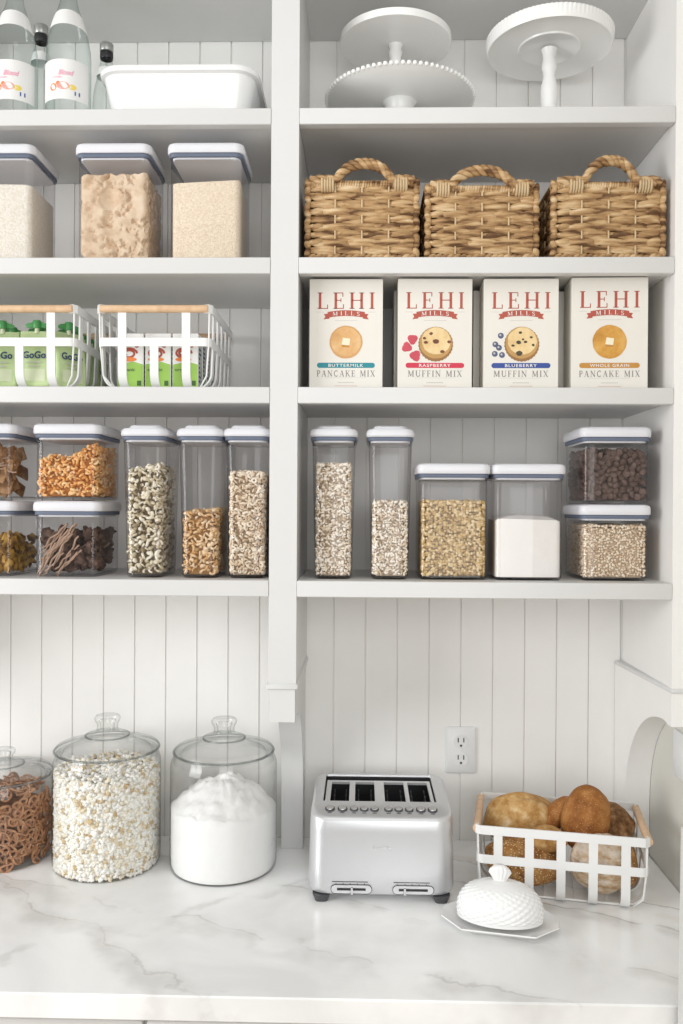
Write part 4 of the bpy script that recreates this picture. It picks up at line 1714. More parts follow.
GOLD = crust_mat('golden_crust', [(.22, .09, .025), (.44, .23, .07), (.60, .38, .16), (.76, .62, .40)], 42, bump=.005)
SMOOTHB = crust_mat('smooth_brown_crust', [(.18, .058, .012), (.31, .12, .028), (.46, .22, .07)], 34, spots=(.62, .40, .20), spot_scale=260, spot_size=.16, bump=.0012)
DARKB = crust_mat('dark_rye_crust', [(.05, .02, .008), (.15, .07, .025), (.30, .16, .07), (.52, .38, .24)], 60, bump=.004)
SEEDED = crust_mat('seeded_crust', [(.14, .05, .012), (.36, .17, .05), (.58, .34, .13)], 50, spots=(.72, .58, .36), spot_scale=210, spot_size=.27)
FLOURY = crust_mat('floured_crust', [(.34, .19, .09), (.56, .40, .25), (.72, .62, .51), (.80, .74, .66)], 38, stretch=(1, 1, 2.2))
loaf('bread_loaf', 'round golden crusty loaf at the back of the basket, nearest the toaster', GOLD, -.074, .042, .112, (.077, .050, .056), (.35, -.08, .1), 1, .14, .12)
loaf('bread_roll', 'small brown roll end wedged between the golden loaf and the upright roll', SMOOTHB, -.006, .028, .128, (.052, .026, .024), (0, -.78, .15), 2)
loaf('bread_roll', 'smooth brown oval roll standing upright at the top of the basket', SMOOTHB, .051, -.012, .140, (.068, .048, .040), (PI / 2 - .2, -1.36, 0), 3, .20)
loaf('bread_loaf', 'dark craggy loaf at the back corner near the side wall', DARKB, .106, .038, .102, (.040, .048, .060), (.1, .2, .2), 4, 0, .22)
loaf('bread_loaf', 'seeded brown loaf low at the front behind the butter dish', SEEDED, -.066, -.030, .055, (.080, .050, .045), (.1, .05, .05), 5, .04, .12)
loaf('bread_roll', 'pale golden roll resting on the seeded loaf', GOLD, -.022, -.036, .105, (.038, .034, .024), (0, .1, .2), 8, 0, .10)
loaf('bread_loaf', 'pale floured round loaf low at the front under the upright roll', FLOURY, .078, -.038, .068, (.060, .046, .060), (.15, .1, .1), 6, .06, .09)
loaf('bread_loaf', 'brown speckled loaf end behind the floured loaf by the basket handle', SEEDED, .129, .000, .056, (.020, .050, .044), (0, 0, .1), 7, 0, .12)


# ------------------------------------------------------------------ woven baskets
def woven_basket(label, loc, w, h, d, arch, arch_w, arch_x, seed, rz=0.0):
    t = thing('woven_basket', label, 'basket', loc, rz, 'woven baskets on the shelf below the cake stands')
    rnd = random.Random(seed)
    hw, hd = w / 2 - .010, d / 2 - .010
    ch = h - .020                      # weave height
    rows = 9
    rh = ch / rows
    # lining behind the weave
    mb = MB()
    mb.loft([rrect(w - .034, d - .034, .01, .004), rrect(w - .030, d - .030, .01, h - .014), rrect(w - .040, d - .040, .01, h - .014), rrect(w - .042, d - .042, .01, .010)])
    mb.build('lining', BASKET_IN, t)
    mb = MB()
    sides = (((-hw, -hd), (hw, -hd), 4), ((hw, -hd), (hw, hd), 4), ((hw, hd), (-hw, hd), 4), ((-hw, hd), (-hw, -hd), 4))
    for (p0, p1, nb) in sides:
        L = math.dist(p0, p1)
        tx, ty = (p1[0] - p0[0]) / L, (p1[1] - p0[1]) / L
        nx, ny = ty, -tx
        for r in range(rows):
            zc = .012 + rh * (r + .5)
            # each span between stakes: two flat lens-shaped strands crossing
            half = .5 * (r % 2)
            k0 = -1 if half else 0
            for k in range(k0, nb):
                a = (k + half) / nb
                e = (k + 1 + half) / nb
                a2, e2 = max(a - .035, -.005), min(e + .035, 1.005)
                for ph in (1, -1):
                    lean = ph * rh * rnd.uniform(.20, .36)
                    n = 9
                    path, rad = [], []
                    f = rnd.uniform(.85, 1.15)
                    for i in range(n):
                        q = i / (n - 1)
                        s = a2 + (e2 - a2) * q
                        out = (.0055 * math.sin(PI * q) - .0005) if ph > 0 else (.001 + .003 * math.sin(PI * q))
                        path.append((p0[0] + tx * L * s + nx * out, p0[1] + ty * L * s + ny * out, zc + lean * (q - .5) * 2 + ph * rh * .10 + rnd.uniform(-.0006, .0006)))
                        rad.append(rh * f * (.16 + .30 * math.sin(PI * min(1, max(0, q))) ** .8))
                    mb.tube(path, rad, 7, flat=(.42, 1.0))
    # braided corners and foot
    for sx, sy in ((-1, -1), (1, -1), (1, 1), (-1, 1)):
        for r in range(rows + 1):
            z = .008 + rh * r
            c = Vector((sx * (hw + .002), sy * (hd + .002), z + rh * .5))
            dr = Vector((sx * .35, -sy * .35, 1)) if r % 2 else Vector((-sx * .35, sy * .35, 1))
            mb.tube([tuple(c + dr * rh * q) for q in (-.62, -.3, 0, .3, .62)], [.0028, .0056, .0066, .0056, .0028], 7)
    for (p0, p1, nb) in sides:
        L = math.dist(p0, p1)
        tx, ty = (p1[0] - p0[0]) / L, (p1[1] - p0[1]) / L
        nx, ny = ty, -tx
        n = int(L / .0115)
        for i in range(n):
            c = Vector((p0[0] + tx * L * (i + .5) / n + nx * .003, p0[1] + ty * L * (i + .5) / n + ny * .003, .007))
            dr = Vector((tx, ty, .55)).normalized()
            mb.tube([tuple(c + dr * q) for q in (-.0085, -.004, 0, .004, .0085)], [.0024, .0046, .0052, .0046, .0024], 7)
    mb.build('woven_body', STRAW, t, smooth=70)
    for (p0, p1, nb) in sides:
        L = math.dist(p0, p1)
        tx, ty = (p1[0] - p0[0]) / L, (p1[1] - p0[1]) / L
        nx, ny = ty, -tx
        for k in range(1, nb):
            s = k / nb
            mb = MB()
            x, y = p0[0] + tx * L * s + nx * .0052, p0[1] + ty * L * s + ny * .0052
            # the stake shows in short lengths between crossing strands
            for r in range(rows):
                zz = .012 + rh * r
                if (r % 2) == 0:
                    mb.tube([(x, y, zz - .001), (x + nx * .001, y + ny * .001, zz + rh * .5), (x, y, zz + rh * 1.0)], .0017, 6)
            mb.build('stake', STAKE, t, smooth=60)
    # rim wrapped in thin cord
    mb = MB()
    zr = h - .008
    for (p0, p1, nb) in sides:
        L = math.dist(p0, p1)
        tx, ty = (p1[0] - p0[0]) / L, (p1[1] - p0[1]) / L
        nx, ny = ty, -tx
        n = int(L / .0048)
        for i in range(n):
            c = Vector((p0[0] + tx * L * (i + .5) / n, p0[1] + ty * L * (i + .5) / n, zr))
            ring = []
            for k in range(9):
                an = 2 * PI * k / 9
                ring.append(tuple(c + Vector((nx, ny, 0)) * .0075 * math.cos(an) + Vector((0, 0, 1)) * .0070 * math.sin(an) + Vector((tx, ty, 0)) * .0012 * math.sin(an)))
            mb.tube(ring, .0025, 5, closed=True)
    mb.build('rim', STRAW, t, smooth=70)
    # rope handle on the front rim
    mb = MB()
    yh = -hd - .004
    n = 46
    for st in range(3):
        path = []
        for i in range(n):
            q = i / (n - 1)
            u = (q - .5) * 2
            if abs(u) < .62:
                v = u / .62
                x = arch_x + v * arch_w / 2
                z = zr + .006 + arch * (1 - abs(v) ** 2.3) ** .75
            else:
                v = (abs(u) - .62) / .38
                x = arch_x + math.copysign(arch_w / 2 + v * (hw - arch_w / 2 - abs(arch_x) * (1 if u * arch_x > 0 else -1) - .004), u)
                z = zr + .006 + .002 * math.sin(v * PI)
            an = q * 2 * PI * 4.6 + st * 2 * PI / 3
            path.append((x + .0, yh + .0058 * math.cos(an), z + .0058 * math.sin(an)))
        mb.tube(path, .0056, 7, up=(0, 1, 0))
    hd_ = mb.build('handle', STRAW, t, smooth=70)
    for s in (-1, 1):
        mb = MB()
        for k in range(5):
            x = arch_x + s * (arch_w / 2 + .006 + k * .0052)
            c = Vector((x, yh + .003, zr + .001))
            mb.tube([tuple(c + Vector((.0, .0125 * math.cos(2 * PI * i / 12), .0145 * math.sin(2 * PI * i / 12)))) for i in range(12)], .0026, 6, closed=True)
        mb.build('binding', STAKE, hd_, smooth=70)
    return t


zs = SHELF[1]
yb = -.292 + .25 / 2
woven_basket('woven straw basket with a tall peaked rope handle, closest to the divider', (-.0039, yb, zs + .0005), .226, .154, .25, .034, .108, .004, 3)
woven_basket('woven straw basket with a low flattened rope handle, between two others', (.2268, yb, zs + .0005), .224, .144, .25, .030, .118, .000, 4)
woven_basket('woven straw basket with a high round rope handle, next to the side wall', (.4680, yb, zs + .0005), .224, .150, .25, .042, .098, .003, 5)


# ------------------------------------------------------------------ mix boxes
PANCAKE = crust_mat('pancake_print', [(.55, .28, .10), (.70, .42, .19), (.80, .56, .30)], 26, bump=0.0)
WGPAN = crust_mat('whole_grain_pancake_print', [(.42, .18, .03), (.62, .32, .07), (.74, .46, .15)], 26, bump=0.0)
MUFFIN = crust_mat('muffin_print', [(.62, .40, .17), (.78, .58, .30), (.84, .69, .42)], 30, bump=0.0)
MUFRIM = plain('muffin_cup_print', (.30, .15, .05), .6, vary=.2)
BERRY = plain('raspberry_print', (.55, .07, .10), .6, vary=.25)
BLUEB = plain('blueberry_print', (.09, .11, .20), .6, vary=.25)
BUTTER = plain('butter_print', (.84, .78, .58), .6, vary=.03)


def mix_box(name, label, loc, w, h, d, kind=None, rz=0.0, lean=0.0):
    t = thing(name, label, 'box', loc, rz, 'baking mix boxes on the middle shelf')
    t.rotation_euler[0] = lean
    mb = MB()
    mb.box(-w / 2, w / 2, 0, d, .0005, h, bev=.0008)
    mb.build('carton', CARD, t, smooth=20)
    mb = MB()
    mb.box(-w / 2 + .001, w / 2 - .001, .004, d - .004, h - .0002, h + .0005)
    mb.build('top_flap', CARD, t, smooth=0)
    if kind is None:
        return t
    k = h / .2115
    y1, y2, y3, y4 = -.0003, -.0006, -.0009, -.0012
    mb = MB()
    serif_text(mb, 'LEHI', 0, .1701 * k, .031 * k, .111 * w / .1425, y1, gap=.30)
    mb.build('brand_lettering', INK_RED, t, smooth=0)
    # ribbon: curved band with forked tails
    mb = MB()
    n = 12
    bw = .0355 * k
    up_, lo_ = [], []
    for i in range(n + 1):
        x = -bw + 2 * bw * i / n
        s = .0035 * (1 - (x / bw) ** 2)
        up_.append((x, y2, .1483 * k + s))
        lo_.append((x, y2, .1375 * k + s))
    mb.poly(up_ + lo_[::-1])
    for s in (-1, 1):
        x0, x1 = s * bw * .90, s * bw * 1.20
        mb.poly([(x0, y1, .1455 * k), (x1, y1, .1445 * k), (x1 - s * .003, y1, .1395 * k), (x1 + s * .0005, y1, .1343 * k), (x0, y1, .1358 * k)][::s])
    rb = mb.build('ribbon', INK_RED, t, smooth=0)
    mb = MB()
    serif_text(mb, 'MILLS', 0, .1461 * k, .0078 * k, .052 * k, y3, gap=.55, bend=-2.4)
    mb.build('ribbon_lettering', INK_WHITE, rb, smooth=0)
    mb = MB()
    for s in (-1, 1):
        mb.box(min(s * .043, s * .058), max(s * .043, s * .058), y1, 0, .1480 * k, .1486 * k)
    mb.box(-.022, .022, y1, 0, .1318 * k, .1324 * k)
    mb.build('rule', INK_PALE, t, smooth=0)
    pill, word, title = {'butter': (INK_TEAL, 'BUTTERMILK', 'PANCAKE MIX'), 'rasp': (INK_CRIMSON, 'RASPBERRY', 'MUFFIN MIX'),
                         'blue': (INK_BLUE, 'BLUEBERRY', 'MUFFIN MIX'), 'grain': (INK_OCHRE, 'WHOLE GRAIN', 'PANCAKE MIX')}[kind]
    # picture
    mb = MB()
    rnd = random.Random(len(kind))
    if kind in ('butter', 'grain'):
        cz = .0910 * k
        mb.disc(0, cz, .0315 * k, y1, 0, 36, 1.0, 1.0, .012)
        mb.disc(0, cz + .0008, .0285 * k, y2, 1, 36, 1.0, .98, .01)
        mb.poly([(-.0085, y3, cz - .005), (.0065, y3, cz - .0065), (.0085, y3, cz + .0065), (-.006, y3, cz + .0085)], 2)
        mb.poly([(-.0085, y3, cz - .005), (-.008, y3, cz - .0095), (.0065, y3, cz - .0105), (.0065, y3, cz - .0065)], 3)
        pm = PANCAKE if kind == 'butter' else WGPAN
        mb.build('pancake_picture', [WGPAN if kind == 'grain' else plain('pancake_edge_print', (.62, .34, .13), .6, vary=.1), pm, BUTTER, INK_OCHRE], t, smooth=0)
    else:
        cz = .0885 * k
        cx = .0015
        # fluted cup edge, crown, fruit pieces
        pts = []
        for i in range(60):
            a = 2 * PI * i / 60
            q = .0325 * k * (1 + (.025 if i % 2 else -.01))
            pts.append((cx + q * math.cos(a), y1, cz - .0015 + q * math.sin(a)))
        mb.poly(pts, 0)
        mb.disc(cx, cz + .0016, .0308 * k, y2 + .00015, 3, 36, 1, .98, .012)
        mb.disc(cx + .0008, cz + .0050, .0268 * k, y2, 1, 36, 1.02, .96, .02)
        spots = ((.000, .004, .0062), (-.019, .002, .0042), (-.009, .019, .0036), (.026, .003, .0040), (.013, -.016, .0045), (-.022, .010, .0033)) if kind == 'rasp' else \
                ((-.006, .002, .0048), (.007, .003, .0034), (-.005, -.019, .0062), (.018, .012, .0030), (-.017, -.004, .0034), (-.003, .021, .0032), (.022, -.003, .0028), (.002, .008, .0022))
        for sx, sz, sr in spots:
            mb.disc(cx + sx, cz + sz, sr, y3, 2, 12, 1.0, rnd.uniform(.65, 1.0), .12)
        mb.build('muffin_picture', [MUFRIM, MUFFIN, plain('baked_fruit_print', (.20, .055, .03) if kind == 'rasp' else (.075, .06, .03), .6, vary=.3), plain('muffin_crust_print', (.50, .29, .10), .6, vary=.2)], t, smooth=0)
        mb = MB()
        if kind == 'rasp':
            for sx, sz, sr in ((-.0435, .0962, .0092), (-.0545, .0812, .0092), (-.038, .0650, .0100)):
                pts = []
                for i in range(24):
                    a = 2 * PI * i / 24
                    q = sr * k * (1 + .22 * math.cos(3 * (a + sx * 300)) * .6 + .04 * math.sin(9 * a))
                    pts.append((sx + q * math.cos(a), y1, sz * k + q * math.sin(a)))
                mb.poly(pts, 0)
            mb.build('raspberry_picture', BERRY, t, smooth=0)
        else:
            for sx, sz in ((-.039, .1034), (-.0495, .087), (-.0425, .0806), (-.0505, .069), (-.0365, .0668)):
                mb.disc(sx, sz * k, .0056 * k, y1, 0, 16)
                mb.disc(sx - .001, sz * k + .001, .002 * k, y2, 1, 10)
            mb.build('blueberry_picture', [BLUEB, INK_PALE], t, smooth=0)
    # flavour banner
    mb = MB()
    pw, ph, zc = .1125 * w / .1425, .0098 * k, .0468 * k
    mb.poly([(p[0], y1, zc + p[1]) for p in rrect(pw, ph, ph / 2, 0)])
    fb = mb.build('flavour_banner', pill, t, smooth=0)
    mb = MB()
    text_mesh(mb, word, 0, zc, .0056 * k, y2, width=.0068 * len(word), bold=.012, space=1.2)
    mb.build('banner_lettering', INK_WHITE, fb, smooth=0)
    mb = MB()
    serif_text(mb, title, 0, .0312 * k, .0118 * k, (.113 if 'PAN' in title else .104) * w / .1425, y1, gap=.24)
    mb.build('title_lettering', INK_GREY, t, smooth=0)
    mb = MB()
    mb.box(-.016, .016, y1, 0, .0136 * k, .0148 * k)
    mb.box(-.040, .040, y1, 0, .0228 * k, .0232 * k)
    mb.build('small_print', INK_PALE, t, smooth=0)
    mb = MB()
    mb.box(-.022, .022, y1, 0, .0072 * k, .0082 * k)
    mb.build('weight_print', plain('pale_red_ink', (.62, .42, .38), .6, vary=.05), t, smooth=0)
    return t


zs = SHELF[2]
yx = -.270
mix_box('mix_box', 'cream baking mix box with a pancake and a teal banner', (-.0335, yx, zs), .1430, .2160, .068, 'butter')
mix_box('mix_box', 'cream baking mix box with a muffin and red raspberries', (.1395, yx, zs), .1440, .2165, .066, 'rasp', .01)
mix_box('mix_box', 'cream baking mix box with a muffin and blueberries', (.3060, yx, zs), .1440, .2165, .066, 'blue', -.012)
mix_box('mix_box', 'cream baking mix box with a pancake and an ochre banner', (.4765, yx, zs), .1460, .2190, .070, 'grain', -.03)
BK = 'baking mix boxes on the middle shelf'
mix_box('mix_box', 'plain box edge tucked behind the red raspberry box', (.1335, yx + .075, zs), .1420, .2125, .066, None, .02)
mix_box('mix_box', 'plain box edge tucked behind the blueberry box', (.2940, yx + .074, zs), .1420, .2125, .066, None, .01)
mix_box('mix_box', 'plain box edge tucked behind the ochre bannered box', (.4660, yx + .080, zs), .1420, .2125, .066, None, -.01)


# ------------------------------------------------------------------ pouches and juice boxes
def pouch(label, loc, rz, lean=0.0):
    t = thing('snack_pouch', label, 'pouch', loc, rz, 'green snack pouches in the wire basket')
    t.rotation_euler[1] = lean
    w, h = .066, .110
    mb = MB()
    rings = []
    for q, dd, wf in ((0, .026, .97), (.04, .030, 1), (.3, .030, .99), (.6, .022, .98), (.85, .009, 1.0), (.95, .003, 1.0), (1.0, .002, 1.0)):
        z = .0005 + q * h
        rings.append([(p[0], p[1] , z) for p in rrect(w * wf, dd, min(.006, dd / 2.2), 0)])
    mb.loft(rings)
    mb.build('body', POUCH, t)
    mb = MB()
    mb.poly([(-.022, -.0157, .010), (.022, -.0157, .010), (.022, -.0153, .034), (-.022, -.0153, .034)])
    mb.build('printed_panel', POUCH_PALE, t, smooth=0)
    mb = MB()
    text_mesh(mb, 'GoGo', 0, 0, .0135, 0, width=.046, bold=.03)
    mb.v = [(x, -.0152 + (z + .01) * .12 , z + .062) for x, y, z in mb.v]
    mb.build('lettering', INK_NAVY, t, smooth=0)
    mb = MB()
    for i, ww in enumerate((.030, .024)):
        zz = .046 - i * .008
        mb.box(-ww / 2, ww / 2, -.0163, -.0155, zz, zz + .002)
    mb.build('small_print', INK_PALE, t, smooth=0)
    mb = MB()
    mb.lathe([(.0045, h - .004), (.0045, h + .010)], 14, cap1=True)
    mb.build('spout', POUCH_PALE, t)
    mb = MB()
    mb.lathe([(.0075, h + .006), (.0085, h + .008), (.0085, h + .020), (.0070, h + .022)], 18, cap0=True, cap1=True)
    for s in (-1, 1):
        mb.loft([[(s * .006, -.002, h + .008), (s * .006, .002, h + .008), (s * .006, .002, h + .019), (s * .006, -.002, h + .019)],
                 [(s * .019, -.0022, h + .007), (s * .019, .0022, h + .007), (s * .019, .0022, h + .016), (s * .019, -.0022, h + .016)],
                 [(s * .023, -.001, h + .009), (s * .023, .001, h + .009), (s * .023, .001, h + .013), (s * .023, -.001, h + .013)]])
    mb.build('cap', GREEN_CAP, t)
    return t


zs = SHELF[2] + .006
p0 = pouch('green snack pouch lettered in navy facing out, centre of the wire basket front', (-.6470, -.255, zs), 0.0, 0.0)
copy_tree(p0, (-.7180, -.250, zs), 'green snack pouch at the very edge of the frame in the wire basket', rz=.12)
copy_tree(p0, (-.5900, -.236, zs), 'green snack pouch turned sideways beside the front corner of the basket', rz=.85)
spots = [(-.606, -.188), (-.662, -.203), (-.603, -.146), (-.660, -.155), (-.603, -.104), (-.660, -.105), (-.604, -.064), (-.662, -.062), (-.722, -.190), (-.722, -.120)]
for i, (x, y) in enumerate(spots):
    copy_tree(p0, (x, y, zs), 'green snack pouch standing deeper in the wire basket behind the front pouches', rz=.25 * (-1) ** i + .3)


def juice_box(label, loc, rz=0.0):
    t = thing('juice_box', label, 'juice box', loc, rz, 'small juice boxes in the wire basket')
    w, d, h = .0515, .037, .108
    mb = MB()
    mb.box(-w / 2, w / 2, -d / 2, d / 2, .0005, h, bev=.0012)
    mb.build('carton', PAPER, t, smooth=20)
    y = -d / 2 - .0003
    mb = MB(); mb.poly([(-w / 2 + .001, y, .002), (w / 2 - .001, y, .002), (w / 2 - .001, y, .046), (.004, y, .052), (-w / 2 + .001, y, .046)])
    mb.build('green_print', JUICE_GREEN, t, smooth=0)
    mb = MB()
    mb.tube([(.017 * math.cos(a) * (1 - i * .022) - .004, y - .0003, .068 + .011 * math.sin(a) * (1 - i * .022)) for i, a in enumerate([k * .42 for k in range(26)])], .0024, 5, flat=(1, .15), up=(0, 1, 0))
    mb.v = [(a, y - .0003 if b < y - .0003 else y - .0001, c) for a, b, c in mb.v]
    mb.disc(-.004, .056, .008, y - .0004, 1, 18, 2.0, .55)
    mb.disc(.012, .084, .005, y - .0002, 0, 12)
    mb.build('fruit_print', [INK_RED, INK_ORANGE], t, smooth=0)
    mb = MB(); mb.disc(-.017, .090, .0048, y - .0002, 0, 16); mb.build('leaf_badge', JUICE_GREEN, t, smooth=0)
    mb = MB(); text_mesh(mb, 'organic', -.006, .036, .0062, y - .0003, width=.030, bold=.02)
    mb.poly([(.013, y - .0003, .004), (.021, y - .0003, .004), (.021, y - .0003, .014), (.013, y - .0003, .014)])
    mb.build('lettering', plain('dark_green_ink', (.06, .13, .04), .6, vary=.05), t, smooth=0)
    for s in (-1, 1):
        mb = MB()
        x = s * (w / 2 + .0003)
        mb.poly([(x, -d / 2 + .002, .004), (x, d / 2 - .002, .004), (x, d / 2 - .002, .098), (x, -d / 2 + .002, .098)])
        sp_ = mb.build('side_print', JUICE_SIDE, t, smooth=0)
        mb = MB()
        x = s * (w / 2 + .0005)
        for k in range(9):
            z = .012 + k * .009
            l = random.uniform(.5, 1) * (d / 2 - .005)
            mb.poly([(x, -d / 2 + .005, z), (x, -d / 2 + .005 + 2 * l * .8, z), (x, -d / 2 + .005 + 2 * l * .8, z + .0045), (x, -d / 2 + .005, z + .0045)])
        mb.build('side_lettering', INK_NAVY, sp_, smooth=0)
    return t


jx = (-.4610, -.4065, -.3520)
j0 = juice_box('juice box with a red swirl behind the first upright of the basket front', (jx[0], -.232, zs))
copy_tree(j0, (jx[1], -.232, zs), 'middle juice box of the three facing out of the wire basket')
copy_tree(j0, (jx[2], -.232, zs), 'juice box facing out at the basket side nearest the divider')
for r in range(1, 4):
    for k in range(3):
        copy_tree(j0, (jx[k] + .001 * r, -.232 + .0405 * r, zs), ('juice box standing behind the three facing out in the wire basket' if k < 2 else
                  ('juice box directly behind the front one nearest the divider', 'third juice box back in the row nearest the divider', 'hindmost juice box in the row nearest the divider')[r - 1]))


# ------------------------------------------------------------------ bottles, baking dish, cake stands
def big_bottle(label, loc, rz=0.0):
    t = thing('glass_bottle', label, 'bottle', loc, rz, 'large labelled bottles on the top shelf')
    mb = MB()
    prof = [(.001, .006), (.030, .003), (.040, .0008), (.0438, .006), (.0440, .020), (.0440, .130), (.0430, .150), (.0385, .178), (.0310, .205), (.0235, .226), (.0175, .245), (.0150, .262), (.0145, .276), (.0160, .278), (.0160, .284), (.0145, .286), (.0125, .286), (.0125, .262)]
    mb.lathe(prof, 40)
    mb.build('body', BOTTLE, t, smooth=60)

    def rad(z):
        for (r0, z0), (r1, z1) in zip(prof[4:], prof[5:]):
            if z0 <= z <= z1:
                return r0 + (r1 - r0) * (z - z0) / (z1 - z0)
        return prof[4][0]

    def wrap(z0, z1, a0, a1, bow=0.0):
        m = MB()
        nu, nv = 24, 10
        v = []
        for j in range(nv + 1):
            for i in range(nu + 1):
                a = a0 + (a1 - a0) * i / nu
                z = z0 + (z1 - z0) * j / nv
                z -= bow * (2 * i / nu - 1) ** 2
                r = rad(z) + .0005
                v.append((r * math.cos(a), r * math.sin(a), z))
        f = [(j * (nu + 1) + i, j * (nu + 1) + i + 1, (j + 1) * (nu + 1) + i + 1, (j + 1) * (nu + 1) + i) for j in range(nv) for i in range(nu)]
        m.add(v, f)
        return m
    lb = wrap(.036, .114, -PI / 2 - 1.25, -PI / 2 + 1.25).build('label', PAPER, t, smooth=60)
    wrap(.188, .222, -PI / 2 - 1.5, -PI / 2 + 1.5, .006).build('neck_label', PAPER, t, smooth=60)

    def on_label(mbx):
        mbx.v = [((.0447 - y) * math.sin(x / .0442), -(.0447 - y) * math.cos(x / .0442), z) for x, y, z in mbx.v]
        return mbx
    m = MB(); text_mesh(m, 'Blood', .006, .088, .010, 0, width=.030, shear=.35, bold=.01)
    text_mesh(m, 'orange', -.012, .0795, .004, 0, width=.020, shear=.2)
    on_label(m).build('lettering', INK_PINK, lb, smooth=0)
    m = MB()
    m.disc(-.020, .060, .0075, 0, 0, 16); m.disc(.000, .062, .0095, -.0001, 1, 20, 1.25, .8); m.disc(.018, .060, .0060, 0, 2, 14, 1.3, .9); m.disc(-.010, .067, .004, 0, 0, 12)
    on_label(m).build('fruit_print', [INK_ORANGE, plain('blood_orange_print', (.86, .36, .30), .6, vary=.15), INK_YELLOW], lb, smooth=0)
    m = MB(); m.poly([(.022, 0, .045), (.033, 0, .045), (.033, 0, .053), (.022, 0, .053)])
    on_label(m).build('badge', INK_BLUE, lb, smooth=0)
    m = MB(); m.lathe([(.0165, .274), (.0172, .276), (.0172, .290), (.0160, .2915)], 24, cap1=True)
    m.build('cap', CAP_METAL, t)
    return t


zs = SHELF[0]
b0 = big_bottle('large glass bottle with a fruit label at the very edge of the frame', (-.7030, -.232, zs), .10)
copy_tree(b0, (-.5945, -.232, zs), 'large glass bottle with a fruit label beside the white baking dish', rz=.10)


def small_bottle(label, loc, h):
    t = thing('glass_bottle', label, 'bottle', loc, 0, 'small bottles behind the labelled ones')
    k = h / .24
    mb = MB()
    mb.lathe([(.001, .004), (.022, .001), (.028, .005), (.0290, .015), (.0290, .105 * k), (.0270, .130 * k), (.0200, .165 * k), (.0135, .195 * k), (.0120, .215 * k), (.0120, .232 * k)], 32)
    mb.build('body', BOTTLE, t, smooth=60)
    mb = MB(); mb.lathe([(.0138, .222 * k), (.0146, .223 * k), (.0146, .238 * k), (.0130, .240 * k)], 20, cap0=True, cap1=True)
    mb.build('cap', CAP_METAL, t)
    mb = MB(); mb.lathe([(.0132, .206 * k), (.0140, .208 * k), (.0140, .219 * k), (.0130, .221 * k)], 20)
    mb.build('cap_ring', BLACK, t)
    mb = MB(); mb.lathe([(.0210, .166 * k), (.0165, .184 * k)], 28)
    mb.build('neck_label', PAPER, t, smooth=60)


small_bottle('small capped bottle half hidden between the two large labelled bottles', (-.6900, -.128, zs), .262)
small_bottle('small capped bottle behind the end of the white baking dish', (-.5580, -.100, zs), .238)


def baking_dish():
    t = thing('baking_dish', 'deep white ceramic baking dish with sloping sides on the top shelf', 'dish', (-.3680, -.160, zs))
    mb = MB()
    w0, d0, w1, d1, h = .268, .190, .310, .235, .099
    mb.loft([rrect(w0 - .03, d0 - .03, .02, .0005), rrect(w0, d0, .03, .006), rrect(w0 + .008, d0 + .007, .034, .020), rrect(w1 - .010, d1 - .010, .040, h - .020), rrect(w1 - .008, d1 - .008, .040, h - .014),
             rrect(w1 - .014, d1 - .014, .038, h - .002), rrect(w1 - .020, d1 - .020, .036, h - .014), rrect(w0 - .008, d0 - .008, .026, .012)])
    mb.build('body', CERAMIC, t, smooth=45)
    mb = MB()
    mb.loft([rrect(w1 - .010, d1 - .010, .040, h - .014), rrect(w1 + .006, d1 + .006, .046, h - .011), rrect(w1 + .009, d1 + .009, .047, h - .003), rrect(w1 + .005, d1 + .005, .045, h),
             rrect(w1 - .014, d1 - .014, .038, h - .0015)], cap0=False, cap1=False)
    mb.build('rim', CERAMIC, t, smooth=45)


baking_dish()


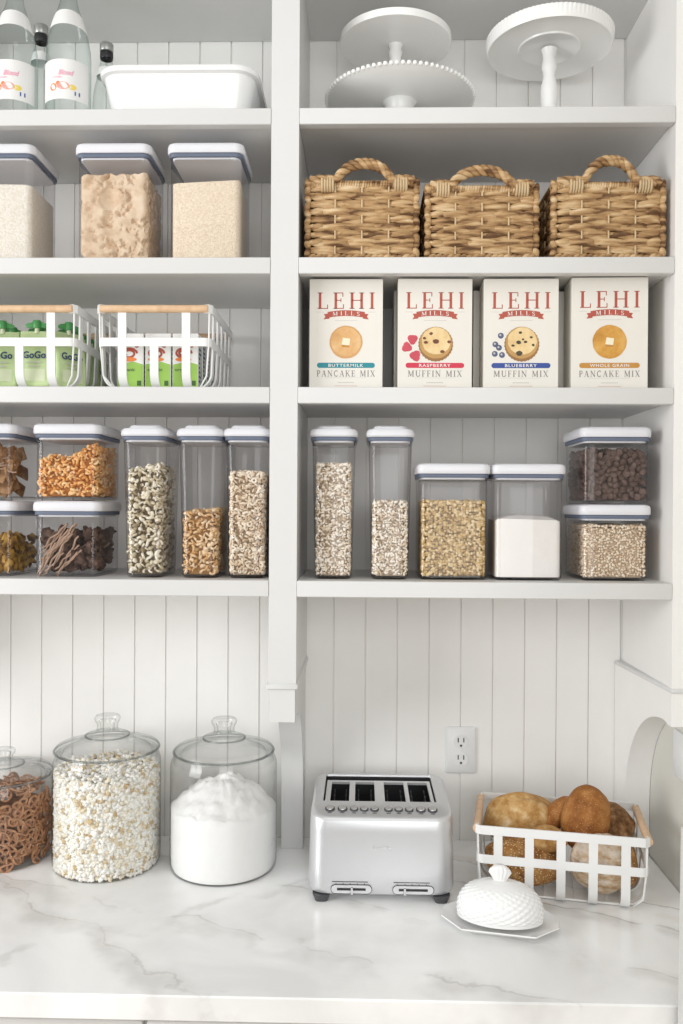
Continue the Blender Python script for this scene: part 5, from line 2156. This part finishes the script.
def pedestal(name, label, loc, R, H, style):
    t = thing(name, label, 'cake stand', loc, 0, 'white cake stands on the top shelf')
    mb = MB()
    if style == 'beaded':
        mb.lathe([(.001, H - .006), (R * .35, H - .007), (R - .003, H - .005), (R, H - .002), (R - .002, H), (R - .010, H + .001), (.001, H - .002)], 96)
        plate = mb.build('plate', MILK, t, smooth=50)
        mb = MB()
        n = 84
        v, f = ICO1
        for i in range(n):
            a = 2 * PI * i / n
            mb.add([(R * math.cos(a) + p[0] * .0052, R * math.sin(a) + p[1] * .0052, H - .001 + p[2] * .0052) for p in v], [tuple(int(q) for q in k) for k in f])
        mb.build('bead_edge', MILK, plate, smooth=80)
        mb = MB()
        mb.lathe([(.062, 0.0005), (.064, .004), (.058, .010), (.040, .020), (.030, .034), (.026, .050), (.030, H - .014), (.036, H - .0065), (.001, H - .0065)], 48, cap0=True)
        mb.build('pedestal', MILK, t, smooth=50)
    elif style == 'plain':
        mb.lathe([(.001, H - .008), (R * .4, H - .0085), (R - .006, H - .010), (R - .001, H - .010), (R, H - .008), (R, H + .004), (R - .002, H + .005), (R - .005, H + .003), (R - .008, H - .002), (.001, H - .003)], 72)
        mb.build('plate', MILK, t, smooth=40)
        mb = MB()
        mb.lathe([(.050, .0005), (.051, .004), (.040, .009), (.020, .018), (.013, .034), (.014, .060), (.012, H - .036), (.015, H - .026), (.0125, H - .018), (.016, H - .0085), (.001, H - .0085)], 40, cap0=True)
        mb.build('pedestal', MILK, t, smooth=60)
    else:
        def scallop(r, z, a):
            if r > R - .002:
                return r + .0010 * math.cos(a * 90) * (z > H + .012), z
            return r, z
        mb.lathe([(.001, H), (R * .44, H - .001), (R * .46, H - .004), (R * .49, H - .004), (R * .50, H - .001), (R - .014, H - .001), (R - .008, H - .005), (R - .003, H - .006), (R, H), (R + .0005, H + .014), (R + .0005, H + .0185), (R - .006, H + .019), (R - .010, H + .010), (.001, H + .008)], 288, mod=scallop)
        mb.build('plate', MILK, t, smooth=50)
        mb = MB()
        mb.lathe([(.060, .0005), (.061, .004), (.052, .009), (.036, .016), (.024, .030), (.0175, .055), (.0155, .075), (.0165, .090), (.0175, .100), (.0165, .116), (.0120, .134), (.0125, .144), (.0155, .152), (.0145, .162), (.0125, .172), (.0135, .182), (.0165, H - .004), (.001, H)], 40, cap0=True)
        mb.build('pedestal', MILK, t, smooth=60)
    return t


pedestal('cake_stand', 'wide white cake stand with a beaded edge, lower of the stacked pair', (.0725, -.163, zs), .151, .0835, 'beaded')
pedestal('cake_stand', 'smaller plain white cake stand standing on the beaded one', (.0640, -.140, zs + .0840), .1165, .133, 'plain')
pedestal('cake_stand', 'tall white cake stand with a scalloped rim, alone by the side wall', (.3825, -.150, zs), .1285, .196, 'tall')
